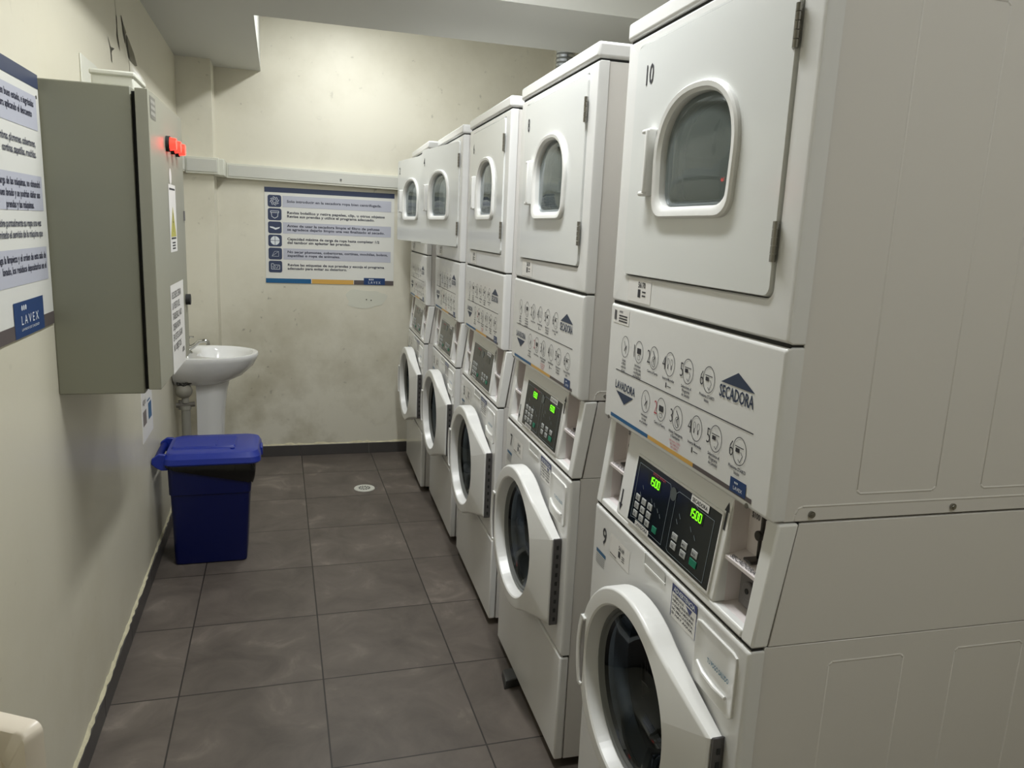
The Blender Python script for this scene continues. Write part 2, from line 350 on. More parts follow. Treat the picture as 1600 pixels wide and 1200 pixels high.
def make_unit(ndry, nwash, code, wcode, lit):
    root = empty('stacked_washer_dryer')
    def part(mb, name, m, parent=root, **k): return mb.build(name, m, parent, **k)
    # --- dryer cabinet: shell open at the front
    def shell(b, x0, x1, z0, z1, topfront=None, t=.004, y0=.003, y1=W_-.003, slopef=None):
        xf0, xf1 = (x0, x0) if slopef is None else slopef
        for ya, yb in ((y0, y0+t), (y1-t, y1)):
            b.prism([(xf0, z0), (x1, z0), (x1, z1), (xf1, z1)], 'y', ya, yb)
        return b
    def rectline(b, x0, x1, z0, z1, y, r=.006, w=.0022, h=.0012, openbottom=False):
        pts = [(x0+r, z0), (x1-r, z0), (x1, z0+r), (x1, z1-r), (x1-r, z1), (x0+r, z1), (x0, z1-r), (x0, z0+r), (x0+r, z0)]
        if openbottom: pts = [(x1, z0), (x1, z1), (x0+.012, z1), (x0+.004, z1-.004), (x0, z1-.012), (x0, z0)]
        for (a, c), (d, e) in zip(pts, pts[1:]):
            L = math.hypot(d-a, e-c); nx, nz = -(e-c)/L*w, (d-a)/L*w
            q = [(a-nx, c-nz), (d-nx, e-nz), (d+nx, e+nz), (a+nx, c+nz)]; m_ = [(a, c), (d, e)]
            v = [(p[0], y, p[1]) for p in q]+[(p[0], y-h, p[1]) for p in m_]
            b.add(v, [(0, 1, 5, 4), (3, 4, 5, 2), (0, 4, 3), (1, 2, 5)])
    b = MB(); shell(b, .0295, .74, 1.079, 1.913)
    b.box(.0295, .74, .007, W_-.007, 1.079, 1.083).box(.0295, .74, .007, W_-.007, 1.909, 1.913).box(.736, .74, .003, W_-.003, 1.079, 1.913)
    for x0, x1 in ((.155, .305), (.395, .545)): rectline(b, x0, x1, 1.120, 1.86, .003)
    rectline(b, .048, .735, 1.080, 1.103, .003, openbottom=True)
    cab = part(b, 'dryer_cabinet', ENAMEL_SIDE, bevel=.0008, seg=1)
    for x in (.077, .345, .62):
        b = MB().cyl((x, .003, 1.090), (x, -.0005, 1.090), .0055, n=14).cyl((x, -.0005, 1.090), (x, -.0015, 1.090), .0035, .0025, n=6); part(b, 'screw', STEEL, cab)
    # --- top cover
    b = MB().box(-.003, .745, -.002, W_+.002, 1.919, 1.957); part(b, 'top_cover', ENAMEL, bevel=.008, seg=3)
    b = MB().box(.006, .735, .006, W_-.006, 1.9125, 1.9195); part(b, 'cover_gap_shade', DARKGAP)  # dark filler painting the shade in the gap below the cover
    # --- dryer front frame with door recess
    c = (.3465, 1.657)
    outer = rrect(.35, (1.357+1.914)/2, .35, (1.914-1.357)/2, .002, 1); inner = rrect(.3465, 1.657, .2945, .2405, .020, 6)
    A = angles(c, outer+inner, 60); o_ = resample(outer, A, c); i_ = resample(inner, A, c)
    o2 = resample(rrect(.35, (1.357+1.914)/2, .342, (1.914-1.357)/2-.006, .004, 2), A, c)
    o1 = resample(rrect(.35, (1.357+1.914)/2, .3475, (1.914-1.357)/2-.0025, .003, 2), A, c)
    L3 = lambda pts, x: [(x, p[0], p[1]) for p in pts]
    hole = circle(c, .20, A)
    b = MB().loops([L3(o_, .0285), L3(o_, .008), L3(o1, .0025), L3(o2, 0), L3(i_, 0), L3(circle_scale(i_, c, .99), .003), L3(circle_scale(i_, c, .985), .0225), L3(hole, .0225), L3(circle_scale(hole, c, .97), .05)])
    fr = part(b, 'dryer_front_frame', ENAMEL, wn=True)
    b = MB()
    A2 = [2*PI*i/64 for i in range(64)]
    b.loops([L3(circle(c, .194, A2), .05), L3(circle(c, .235, A2), .052), L3(circle(c, .235, A2), .50), L3(circle(c, .10, A2), .52)], cap1=True)
    part(b, 'dryer_drum', DRUM)
    for k in range(3):
        a = PI/2+.5+k*2*PI/3
        b = MB(); pc = (c[0]+.215*math.cos(a), c[1]+.215*math.sin(a))
        b.tube([(x, pc[0], pc[1]) for x in (.06, .48)], .022, n=10); part(b, 'drum_baffle', DRUM)
    # --- dryer door (origin at its hinge line)
    hx, hy = -.002, .054
    door = None
    dl = rrect(.3465, 1.657, .2895, .2355, .016, 5)
    # D-shaped window: arched top, flat bottom
    def dshape(cx, zb, hw, h, rb):
        pts = []
        for i in range(25):
            t = PI*i/24; ct, st = math.cos(t), math.sin(t)
            k = 2.35; pts.append((cx+hw*math.copysign(abs(ct)**(2/k), ct), zb+h*.46+(h*.54)*abs(st)**(2/k)))
        for i in range(9):
            t = PI+PI/2*i/8; pts.append((cx-hw*.97+rb+rb*math.cos(t), zb+rb+rb*math.sin(t)*.85-.15*rb))
        for i in range(9):
            t = 1.5*PI+PI/2*i/8; pts.append((cx+hw*.97-rb+rb*math.cos(t), zb+rb+rb*math.sin(t)*.85-.15*rb))
        return pts
    wc = (.345, 1.655)
    wo = dshape(.343, 1.541, .160, .240, .042); wi = dshape(.343, 1.5625, .136, .200, .036)
    A = angles(wc, dl, 96)
    D = lambda pts, x: [(x-hx, p[0]-hy, p[1]) for p in resample(pts, A, wc)]
    dl2 = circle_scale(dl, wc, .992)
    b = MB().loops([D(wi, .019), D(dl, .019), D(dl, .0005), D(circle_scale(dl, wc, .995), -.003), D(dl2, -.004), D(wi, -.004), D(wi, .019)])
    door = part(b, 'dryer_door', DOORWHITE, loc=(hx, hy, 0), wn=True)
    A = [2*PI*i/96 for i in range(96)]
    D2 = lambda pts, x: [(x-hx, p[0]-hy, p[1]) for p in resample(pts, A, wc)]
    wm = circle_scale(wo, wc, .965); wm2 = circle_scale(wo, wc, .90); wi2 = circle_scale(wi, wc, .985)
    b = MB().loops([D2(wo, -.0035), D2(circle_scale(wo, wc, .995), -.010), D2(wm, -.0135), D2(wm2, -.0125), D2(circle_scale(wi, wc, 1.045), -.0105), D2(wi, -.006), D2(wi2, .012)])
    part(b, 'window_frame', PLASTIC, door)
    gl = [D2(circle_scale(wi, wc, f), x) for f, x in ((.985, .006), (.93, .003), (.8, .0005), (.5, -.001), (.2, -.0015))]
    b = MB().loops(gl, cap1=True); part(b, 'window_glass', GLASS_D, door, thin=True, flipx=True)
    b = MB().loops([D2(circle_scale(wi, wc, f), x) for f, x in ((.99, .010), (.93, .014), (.91, .024), (.87, .026), (.87, .034), (.84, .036))]); part(b, 'glass_seal', GREYPL, door)
    # handle
    b = MB()
    b.box(-.026-hx, -.004-hx, .508-hy, .519-hy, 1.590, 1.716)
    b.box(-.022-hx, -.002-hx, .508-hy, .546-hy, 1.709, 1.718).box(-.022-hx, -.002-hx, .508-hy, .546-hy, 1.586, 1.596)
    hd = part(b, 'door_handle', PLASTIC, door, bevel=.004, seg=3)
    b = MB().box(-.0048-hx, -.0035-hx, .516-hy, .544-hy, 1.595, 1.710); part(b, 'handle_pocket_shade', mat_get('handle_shadow_grey', (168, 170, 172)), door)  # flat grey plate, painted shade of the hollow beside the pull
    for z in (1.475, 1.777):
        b = MB()
        for k in range(5): b.cyl((-.007-hx, .0545-hy, z+.0122*k), (-.007-hx, .0545-hy, z+.0122*k+.0112), .0048, n=12)
        b.box(-.0052-hx, -.0035-hx, .0545-hy, .064-hy, z, z+.06); part(b, 'hinge', STEEL, door)
    b = MB(); P_ = Plane(lambda s, t, l: (-.004-l-hx, W_-s-hy, t))
    P_.text(b, ndry, .056, S(.590), 1.811, bold=.012, sx=.80); part(b, 'number_marking', INK, door, thin=True)
    # --- inspection sticker on the dryer frame
    b = MB(); FRONT.rect(b, S(.605), 1.366, S(.487), 1.415); st = part(b, 'inspection_sticker', PAPER, fr, thin=True)
    b = MB(); FRONT.text(b, code, .0165, S(.552), 1.398, bold=.03, sx=.9, lift=.001); FRONT.rect(b, S(.552), 1.377, S(.538), 1.394, .001)
    for k in range(2): FRONT.rect(b, S(.530), 1.380+.008*k, S(.512), 1.383+.008*k, .001)
    part(b, 'sticker_print', INK, fr, thin=True)
    # --- lower (instruction) panel
    lo = resample(rrect(.35, 1.2165, .35, .1365, .004, 2), angles((.35, 1.2165), rrect(.35, 1.2165, .35, .1365, .004, 2), 24), (.35, 1.2165))
    cc = (.35, 1.2165); sc2 = lambda d: [(cc[0]+(p[0]-cc[0])*(1-d/.35), cc[1]+(p[1]-cc[1])*(1-d/.1365)) for p in lo]
    b = MB().loops([L3(lo, .0285), L3(lo, .010), L3(sc2(.002), .004), L3(sc2(.005), .001), L3(sc2(.009), 0)], cap0=True, cap1=True)
    ip = part(b, 'instruction_panel', ENAMEL, wn=True)
    b = MB().box(.006, .0285, .004, W_-.004, 1.351, 1.359); part(b, 'panel_gap', DARKGAP)
    # printing
    dk = MB(); nv = MB(); rd = MB(); rn_ = MB(); F = FRONT
    F.rect(dk, S(.642), 1.2035, S(.064), 1.2055)
    nv2 = MB(); F.text(nv2, 'SECADORA', .030, S(.180), 1.243, bold=.018, width=.108); F.poly(nv2, [(S(.177), 1.268), (S(.071), 1.268), (S(.125), 1.292)])
    F.text(nv, 'LAVADORA', .026, S(.640), 1.163, bold=.018, width=.112); F.poly(nv, [(S(.632), 1.157), (S(.583), 1.133), (S(.535), 1.157)])
    ys1 = [.605, .529, .454, .380, .304, .225]; ys2 = [.477, .402, .330, .253, .183, .105]
    cap1 = [['Limpia', 'el filtro', 'antes de', 'su uso'], ['Introduce', 'la ropa bien', 'centrifugada', 'en el tambor'], ['Cierra la Puerta'], ['Inserta Monedas'], ['Selecciona el', 'Programa', 'de Secado'], ['Presiona START/', 'Inicio']]
    cap2 = [['Introduce', 'la ropa', 'en el tambor'], ['Cierra la Puerta'], ['Añade Detergente', 'y Suavizante'], ['Inserta Monedas'], ['Selecciona el', 'Programa', 'de Lavado'], ['Presiona START/', 'Inicio']]
    for ys, caps, zc in ((ys1, cap1, 1.262), (ys2, cap2, 1.166)):
        for k, (yc, cap) in enumerate(zip(ys, caps)):
            s = S(yc); tgt = rn_ if (zc < 1.2 and k == 1) else dk
            F.ring(dk, s+.006, zc, .021, .024, .0013)
            if k: F.text(tgt, str(k if zc > 1.2 else k+1) if k < 3 else str(k+1), .040, s-.027, zc-.014, bold=-.012, sx=.8)
            if k in (0,): F.line(dk, [(s, zc+.012), (s+.008, zc), (s+.002, zc-.01), (s+.014, zc+.004), (s+.01, zc-.015)], .0016)
            if k == 1: F.rect(dk, s-.004, zc-.004, s+.016, zc+.008); F.ring(dk, s+.006, zc-.012, .008, .005, .001)
            if k == 2: F.line(dk, [(s, zc+.014), (s+.012, zc+.002), (s+.004, zc-.004), (s+.010, zc-.014)], .0022); F.ring(dk, s+.006, zc-.008, .009, .011, .0012)
            if k == 3:
                for q in (-.002, .013): F.ring(dk, s+q, zc+.004, .005, .007, .001); F.rect(dk, s+q-.002, zc-.010, s+q+.001, zc-.003)
            if k in (4, 5):
                F.rect(dk, s-.008, zc+.006, s+.018, zc+.0075); F.rect(dk, s-.006, zc-.003, s+.006, zc+.004)
                F.line(dk, [(s+.010, zc), (s+.016, zc-.006), (s+.010, zc-.018), (s+.004, zc-.014)], .0012)
            for j, ln in enumerate(cap):
                F.text(dk, ln, .0078, s+.004, zc-.033-.0078*j, 'c', bold=.02)
            if zc < 1.2 and k == 2:
                for j in range(3): F.text(rd, 'NO USAR CLORO'[:13-2*j], .0058, s+.004, zc-.050-.0062*j, 'c', bold=.01)
            if k == 3:
                F.rect(dk, s-.006, zc-.048, s-.002, zc-.038); F.rect(dk, s+.002, zc-.045, s+.018, zc-.0435)
    part(dk, 'printed_instructions', INK, ip, thin=True); part(nv, 'washer_title', INKB, ip, thin=True); part(nv2, 'dryer_title', INKB, ip, thin=True); part(rd, 'red_print', INKR, ip, thin=True); part(rn_, 'red_numeral', INKR, ip, thin=True)
    for nm, y0, y1, mm in (('blue_band', .655, .448, BAND_B), ('gold_band', .448, .248, BAND_Y), ('grey_band', .248, .050, BAND_G)):
        b = MB(); F.rect(b, S(y0), 1.0925, S(y1), 1.1005); part(b, nm, mm, ip, thin=True)
    b = MB(); F.rect(b, S(.117), 1.095, S(.068), 1.119, .0009); part(b, 'logo_plate', LOGO, ip, thin=True)
    b = MB(); F.text(b, 'LAVEX', .0085, S(.106), 1.100, bold=.01, width=.028, lift=.0012)
    for k in range(3): F.ring(b, S(.106)+.004+.004*k, 1.112, .0015, .002, .0014, 8, lift=.0012)
    part(b, 'logo_print', PRINTW, ip, thin=True)
    if ndry == '10':
        b = MB(); F.rect(b, S(.678), 1.309, S(.588), 1.343); part(b, 'barcode_sticker', PAPER, ip, thin=True)
        b = MB()
        for k in range(7): F.rect(b, S(.672)+.002*k, 1.316, S(.672)+.002*k+.0012, 1.338, .001)
        F.text(b, 'LAVEX', .007, S(.645), 1.334, bold=.02, lift=.001)
        for k in range(3): F.rect(b, S(.645), 1.326-.006*k, S(.598), 1.329-.006*k, .001)
        part(b, 'barcode_print', INK, ip, thin=True)
    # --- console housing (slanted) with two coin bays
    def sl(b, y0, y1, z0, z1, depth=None, xb=None, lift=0):
        f0, f1 = slant(z0)-lift, slant(z1)-lift
        b0, b1 = (f0+depth, f1+depth) if depth is not None else xb
        b.prism([(f0, z0), (b0, z0), (b1, z1), (f1, z1)], 'y', y0, y1)
    b = MB()
    sl(b, 0, .034, .868, 1.076, xb=(.0255, .056)); sl(b, .668, W_, .868, 1.076, xb=(.0255, .056))
    sl(b, .130, .578, .883, 1.0765, depth=.03)
    sl(b, .034, .668, .868, .8835, depth=.03)
    co = part(b, 'console_housing', PLASTIC, bevel=.004, seg=3)
    b = MB().box(.034, .055, .02, W_-.02, 1.072, 1.081).box(.0, .02, .004, W_-.004, .862, .870); part(b, 'console_gap', DARKGAP)
    for nm, y0, y1, txt in (('LAVADORA', .578, .668, 'LAVADORA'), ('SECADORA', .034, .130, 'SECADORA')):
        b = MB()
        b.box(.052, .056, y0, y1, .880, 1.078)                     # back wall
        b.box(.020, .054, y0-.002, y0+.0005, .884, 1.070).box(.020, .054, y1-.0005, y1+.002, .884, 1.070)
        b.prism([(.004, .8825), (.053, .888), (.053, .882), (.004, .875)], 'y', y0, y1)
        b.prism([(.012, .972), (.053, .980), (.053, .975), (.012, .966)], 'y', y0, y1)  # shelf
        bay = part(b, 'coin_bay', PLASTIC_IN)
        ym = (y0+y1)/2; wd = (y1-y0)
        for q in ((-.24, .20) if wd > .1 else (0,)):
            b = MB(); yc = ym+q*wd
            b.box(.045, .0525, yc-.0028, yc+.0028, 1.020, 1.062)
            b.cyl((.0525, yc+.004, 1.022), (.041, yc+.004, 1.022), .0085, n=16)
            b.box(.043, .049, yc-.001, yc+.0035, .983, 1.020).box(.024, .0525, yc-.011, yc+.011, .978, .983)
            part(b, 'coin_slide', DKSTEEL, bay, bevel=.001, seg=1)
        b = MB().box(.034, .0525, y0+.006, y1-.020, .892, .962)
        b.cyl((.034, ym-.006, .928), (.027, ym-.006, .928), .016, n=20); part(b, 'coin_box', mat_get('coin_box_grey', (112, 108, 108)), bay, bevel=.002)
        b = MB().cyl((.027, ym-.006, .928), (.0255, ym-.006, .928), .005, n=10); part(b, 'lock', DARKGAP, bay)
        b = MB(); PB = Plane(lambda s, t, l: (.052-l, W_-s, t)); PB.text(b, '$100', .015, S(y1-.008), 1.043, bold=.01, sx=.8)
        part(b, 'price_marking', INK, bay, thin=True); b = MB(); PS = Plane(lambda s, t, l: (.013+(t*.97), W_-s, .9730+t*.195+l)); PS.text(b, txt, .012, S(ym), .002, 'c', bold=.01, width=wd*.8)
        part(b, 'coin_bay_lettering', INK, bay, thin=True)
    for y, z0, z1, d in ((.142, 1.012, 1.062, 1), (.560, .893, .943, -1)):
        b = MB(); s = S(y); t0, t1 = (z0, z1) if d > 0 else (z1, z0)
        k = .006; hd_ = t1-d*.017
        SLANT.poly(b, [(s-k*.55, t0), (s+k*.55, t0), (s+k*.55, hd_), (s+k*1.5, hd_), (s, t1), (s-k*1.5, hd_), (s-k*.55, hd_)][::d]); part(b, 'arrow_marking', INK, co, thin=True)
    b = MB(); SLANT.rect(b, S(.1375), 1.015, S(.131), 1.058); part(b, 'tape', PAPER, co, thin=True)
    # --- control panel
    y0, y1, z0, z1 = .176, .534, .894, 1.037
    def slr(b, ya, yb, za, zb, l0, l1):
        b.prism([(slant(za)-l1, za), (slant(za)-l0, za), (slant(zb)-l0, zb), (slant(zb)-l1, zb)], 'y', ya, yb)
    b = MB(); slr(b, y0-.026-.003, y1-.026+.003, z0-.004, z1+.004, -.002, .0035); cpf = part(b, 'panel_surround', PLASTIC, bevel=.001, seg=2)
    b = MB(); slr(b, y0, y1, z0, z1, 0, .0038); cp = part(b, 'control_panel', PANELBLK, bevel=.0008, seg=1, loc=(0, -.026, 0))
    SP = Plane(lambda s, t, l: (slant(t)-.0038-l, W_-s, t))
    b = MB()
    for pts in ([(S(.519), .905), (S(.519), 1.026), (S(.372), 1.026), (S(.366), 1.018), (S(.366), .902), (S(.430), .902), (S(.445), .908), (S(.500), .908), (S(.519), .905)],
                [(S(.342), .905), (S(.342), 1.018), (S(.333), 1.024), (S(.270), 1.024), (S(.255), 1.018), (S(.195), 1.018), (S(.195), .901), (S(.334), .901), (S(.342), .905)]):
        SP.line(b, pts, .0011)
    for s, t in ((.488, .985), (.495, .968), (.440, .972), (.425, .968), (.408, .962), (.395, .955)): SP.line(b, [(S(s), t), (S(s)+.006, t-.007)], .0016)
    for s, t in ((.318, .985), (.325, .972), (.270, .978), (.252, .968)): SP.line(b, [(S(s), t), (S(s)+.007, t-.008)], .0016)
    part(b, 'panel_outline', SILVERLN, cp, thin=True)
    b = MB(); SP.ring(b, S(.354), 1.012, .0135, .0135, .002, 20, lift=.0012); SP.ring(b, S(.354), 1.012, .0125, .0125, .0122, 20, lift=.0009); part(b, 'maker_badge', mat_get('badge_silver', (110, 118, 118), .3, .6), cp, thin=True)
    def button(yc, zc, m_, wd=.020, h=.0135, nm='button'):
        b = MB(); slr(b, yc-wd/2, yc+wd/2, zc-h/2, zc+h/2, .0036, .0056); o = part(b, nm, m_, cp, bevel=.0008, seg=1); return o
    ink = MB(); SB = Plane(lambda s, t, l: (slant(t)-.0058-l, W_-s, t))
    for r, z in enumerate((.954, .936, .918)):
        for c_ in range(3):
            yc = .500-.030*c_; button(yc, z-.003*0, BTN)
            SB.ring(ink, S(yc), z, .0055, .0035, .0011, 10) if (r+c_) % 2 else SB.text(ink, ('OK', '40', '60', '30')[(r+c_) % 4], .008, S(yc), z-.0028, 'c', bold=.02)
    button(.404, .918, GREENB)
    for r, z in enumerate((.938, .920)):
        for c_ in range(3):
            yc = .318-.030*c_*1.35
            if r == 1 and c_ == 2: button(yc, z, GREENB, .026); continue
            button(yc, z, BTN, .022); SB.text(ink, ('ALTA', 'MED', 'BAJA', 'DEL', 'AIRE')[r*3+c_ if r*3+c_ < 5 else 0], .0065, S(yc), z-.0023, 'c', bold=.02)
    part(ink, 'button_print', INK, cp, thin=True)
    for (a0, c0, a1, c1), tx in (((.285, 1.0225, .218, 1.0365), 'SECADORA'), ((.492, .8945, .425, .9065), 'LAVADORA')):
        b = MB(); SP.rect(b, S(a0), c0, S(a1), c1, .0012); part(b, 'label_strip', PAPER, cp, thin=True)
        b = MB(); SP.text(b, tx, .0105, S((a0+a1)/2), c0+.0028, 'c', bold=.02, lift=.0016, width=.058); part(b, 'label_strip_print', INK, cp, thin=True)
    b = MB(); SP.text(b, 'SPEED WASH', .0085, S(.452), 1.0205, bold=.0, width=.058); part(b, 'red_panel_lettering', INKR, cp, thin=True)
    for y_, z_ in ((.470, .998), (.292, .996)):
        b = MB(); SP.rect(b, S(y_), z_-.003, S(y_)+.062, z_+.021, .0005); part(b, 'display_window', LEDW, cp, thin=True)
        if lit:
            b = MB(); x = S(y_)+.009
            segs = {'1': 'bc', '5': 'afgcd', '0': 'abcdef'}
            for ch in '1500':
                w2, h2 = .0080, .0078
                for sg in segs[ch]:
                    g = {'a': ((0, 2), (1, 2)), 'b': ((1, 2), (1, 1)), 'c': ((1, 1), (1, 0)), 'd': ((0, 0), (1, 0)), 'e': ((0, 0), (0, 1)), 'f': ((0, 1), (0, 2)), 'g': ((0, 1), (1, 1))}[sg]
                    SP.line(b, [(x+g[0][0]*w2, z_+.001+g[0][1]*h2), (x+g[1][0]*w2, z_+.001+g[1][1]*h2)], .0022, .0012)
                x += .0125
            part(b, 'display_digits', LEDG, cp, thin=True)
    # --- washer cabinet
    b = MB(); shell(b, .0225, .74, .028, .866); b.box(.0225, .74, .007, W_-.007, .028, .032).box(.736, .74, .003, W_-.003, .028, 1.076)
    for ya, yb in ((.003, .007), (W_-.007, W_-.003)):
        b.prism([(.0285, .8675), (.74, .8675), (.74, 1.075), (.0585, 1.075)], 'y', ya, yb)
    b.box(.0285, .74, .007, W_-.007, .866, .870).box(.065, .74, .007, W_-.007, 1.071, 1.075)
    for x0, x1 in ((.147, .294), (.400, .547)): rectline(b, x0, x1, .10, .828, .003)
    wcab = part(b, 'washer_cabinet', ENAMEL_SIDE, bevel=.0008, seg=1)
    # --- washer front with tub opening
    wcx, wcz, R = .345, .575, .222
    c = (wcx, wcz); outer = rrect(.35, .6075, .35, .2545, .003, 2)
    A = angles(c, outer, 72); o_ = resample(outer, A, c)
    osc = lambda d: [(.35+(p[0]-.35)*(1-d/.35), .6075+(p[1]-.6075)*(1-d/.2545)) for p in o_]
    b = MB().loops([L3(o_, .021), L3(o_, .003), L3(osc(.002), -.002), L3(osc(.005), -.0045), L3(osc(.009), -.005), L3(circle(c, .180, A), -.005), L3(circle(c, .172, A), .004), L3(circle(c, .160, A), .05)])
    wf = part(b, 'washer_front', ENAMEL, wn=True)
    b = MB().loops([L3(circle(c, .165, A2), .03), L3(circle(c, .158, A2), .02), L3(circle(c, .150, A2), .03), L3(circle(c, .146, A2), .09)]); part(b, 'tub_gasket', GASKET)
    b = MB().loops([L3(circle(c, .148, A2), .085), L3(circle(c, .235, A2), .10), L3(circle(c, .235, A2), .45), L3(circle(c, .06, A2), .46)], cap1=True); part(b, 'washer_drum', WDRUM)
    # kick panel
    b = MB().box(-.006, .021, .0, W_, .028, .349); part(b, 'kick_panel', ENAMEL, bevel=.006, seg=3)
    b = MB().box(.004, .021, .003, W_-.003, .346, .356); part(b, 'kick_panel_gap', DARKGAP)
    # --- washer door (origin on hinge line), slightly ajar
    hx, hy, zc, cd = -.020, .047, .573, .293
    cz_ = .555
    def dout(off=0, tail=.124):
        pts = []; r = R-off
        a_s = math.radians(118)
        for i in range(49):
            a = -a_s+2*a_s*i/48; pts.append((cd+r*math.cos(a), zc+r*math.sin(a)))
        x1, z1_ = pts[-1]; x0, z0_ = pts[0]
        for i in range(1, 9):
            t = i/8; e = t
            pts.append((x1+(off*.6-x1)*e, z1_+(cz_+tail-off-z1_)*(e**.88)))
        for i in range(1, 6): pts.append((off*.6, cz_+tail-off-(2*(tail-off))*i/6))
        for i in range(0, 8):
            t = 1-i/8; e = t
            pts.append((x0+(off*.6-x0)*e, z0_+(cz_-tail+off-z0_)*(e**.88)))
        return pts
    dc = (cd, zc)
    def xo(p): return 0
    base = dout()
    A = angles(dc, base, 90)
    def ringat(pts, x, taper=1.0):
        rs = resample(pts, A, dc); out = []
        for p in rs:
            k = min(1, max(0, p[0]/.20)); dep = x*(.58+.42*k) if taper else x    # thinner towards the hinge
            out.append((-dep+.020-.0, p[0], p[1]))
        return out
    # local x: 0 is hinge line at world x=-.02 ; body face at +.013
    ro = base
    b = MB().loops([ringat(dout(.004), .010), ringat(ro, .014), ringat(ro, .052), ringat(dout(.003), .057), ringat(dout(.007), .059),
                    [( -.059*1+.020, *p) for p in circle(dc, .1870, A)], [(-.056+.020, *p) for p in circle(dc, .183, A)],
                    [(-.030+.020, *p) for p in circle(dc, .177, A)], [(-.016+.020, *p) for p in circle(dc, .174, A)],
                    [(-.010+.020, *p) for p in circle(dc, .190, A)], ringat(dout(.004), .010)])
    wd_ = part(b, 'washer_door', PLASTIC, loc=(hx, hy, 0), wn=True)
    C3 = lambda r, x: [(x, cd+r*math.cos(a), zc+r*math.sin(a)) for a in A2]
    b = MB().loops([C3(.1765, -.004), C3(.173, -.009), C3(.170, -.005), C3(.168, .0), C3(.165, -.004), C3(.162, .002), C3(.158, .010)]); part(b, 'door_trim_ring', GASKET, wd_)
    b = MB().loops([C3(.162, .002), C3(.150, .018), C3(.138, .045), C3(.125, .065), C3(.10, .085), C3(.06, .095), C3(.02, .097)], cap1=True); part(b, 'door_glass_bowl', GLASS_W, wd_, thin=True, flipx=True)
    # handle: raised pull with a pocket on the side away from the hinge
    b = MB()
    hb, ht = .483, .652
    prof = []
    n = 10; rows_o = []; rows_i = []
    for i in range(n+1):
        z = hb+(ht-hb)*i/n; a = math.asin(max(-1, min(1, (z-zc)/(R+.002)))); 
        rows_o.append((cd+(R+.002)*math.cos(a), z)); rows_i.append((cd+(R-.014)*math.cos(a), z))
    for (a0, z0_), (a1, z1_), (c0, q0), (c1, q1) in zip(rows_o, rows_o[1:], rows_i, rows_i[1:]):
        b.add([(-.044, a0, z0_), (-.044, c0, q0), (-.044, c1, q1), (-.044, a1, z1_), (.004, a0, z0_), (.004, c0, q0), (.004, c1, q1), (.004, a1, z1_)],
              [(0, 1, 2, 3), (7, 6, 5, 4), (0, 3, 7, 4), (1, 5, 6, 2)])
    b.box(-.044, -.030, cd+.186, cd+.208, ht-.008, ht).box(-.044, -.030, cd+.186, cd+.208, hb, hb+.008)
    part(b, 'door_handle', PLASTIC, wd_, bevel=.002, seg=2)
    b = MB(); b.box(-.0402, -.0385, cd+.189, cd+.207, hb+.008, ht-.008); part(b, 'handle_pocket_shade', mat_get('handle_pocket_shade_grey', (150, 148, 148)), wd_)  # grey plate laid on the ring as the pocket's painted shade
    # hinge strip with slots, between door and body
    b = MB().box(-.010, .014, -.006, -.001, cz_-.128, cz_+.128); hs = part(b, 'hinge_strip', mat_get('hinge_strip_grey', (96, 94, 94), .4, .5), wd_, bevel=.0015, seg=1)
    b = MB()
    for k in range(9): b.box(-.0005, .006, -.0075, -.0055, cz_-.115+.0265*k, cz_-.104+.0265*k)
    part(b, 'hinge_slots', DARKGAP, wd_)
    wd_.rotation_euler = (0, 0, math.radians(2.4))
    # --- soap drawer front, warning label, badge, numbers
    b = MB(); c = (.098, .795); A3 = angles(c, [], 48); so = rrect(.098, .778, .070, .060, .010, 4)
    q = lambda pts, x: [(x, p[0], p[1]) for p in resample(pts, A3, c)]
    b.loops([q(so, -.004), q(circle_scale(so, c, .985), -.0085), q(circle_scale(so, c, .95), -.009), q(circle_scale(so, c, .90), -.0075), q(circle_scale(so, c, .5), -.0065)], cap1=True)
    sd = part(b, 'detergent_drawer', PLASTIC, wf)
    b = MB().tube([(-.010, .150, .762), (-.011, .125, .752), (-.011, .085, .748), (-.010, .050, .750)], [.003, .0045, .0045, .003], n=8); part(b, 'drawer_pull', PLASTIC, wf)
    b = MB(); DP = Plane(lambda s, t, l: (-.0095-l, W_-s, t)); DP.text(b, 'TU POGO SALUDO', .0125, S(.116), .779, bold=.02, width=.072); part(b, 'drawer_lettering', TEALINK, wf, thin=True)
    WF = WFRONT
    b = MB(); WF.rect(b, S(.273), .786, S(.172), .853); part(b, 'warning_label', PAPER, wf, thin=True)
    b = MB(); WF.rect(b, S(.273), .837, S(.172), .853, .0009); WF.poly(b, [(S(.215), .834), (S(.190), .834), (S(.198), .822)], .0009)
    for x0, y0_, x1, y1_ in ((.273, .786, .271, .853), (.174, .786, .172, .853)): WF.rect(b, S(x0), y0_, S(x1), y1_, .0009)
    part(b, 'warning_label_print', NAVYL, wf, thin=True)
    b = MB(); WF.text(b, 'ADVERTENCIA', .0125, S(.2225), .8405, 'c', bold=.02, width=.085, lift=.0013); part(b, 'warning_label_title', PRINTW, wf, thin=True)
    b = MB()
    for k, ln in enumerate(('NO PERMITA QUE LOS', 'NIÑOS JUEGUEN EN', 'O SOBRE LA MÁQUINA', 'NO ABRA LA PUERTA', 'SI HAY AGUA')): WF.text(b, ln, .0072, S(.268), .8275-.0085*k, bold=.02, width=.045 if k < 1 else .085, lift=.0009)
    part(b, 'warning_label_text', INK, wf, thin=True)
    b = MB(); WF.rect(b, S(.400), .836, S(.305), .857, .001); nb = part(b, 'name_plate', mat_get('plate_grey', (196, 196, 192)), wf, thin=True)
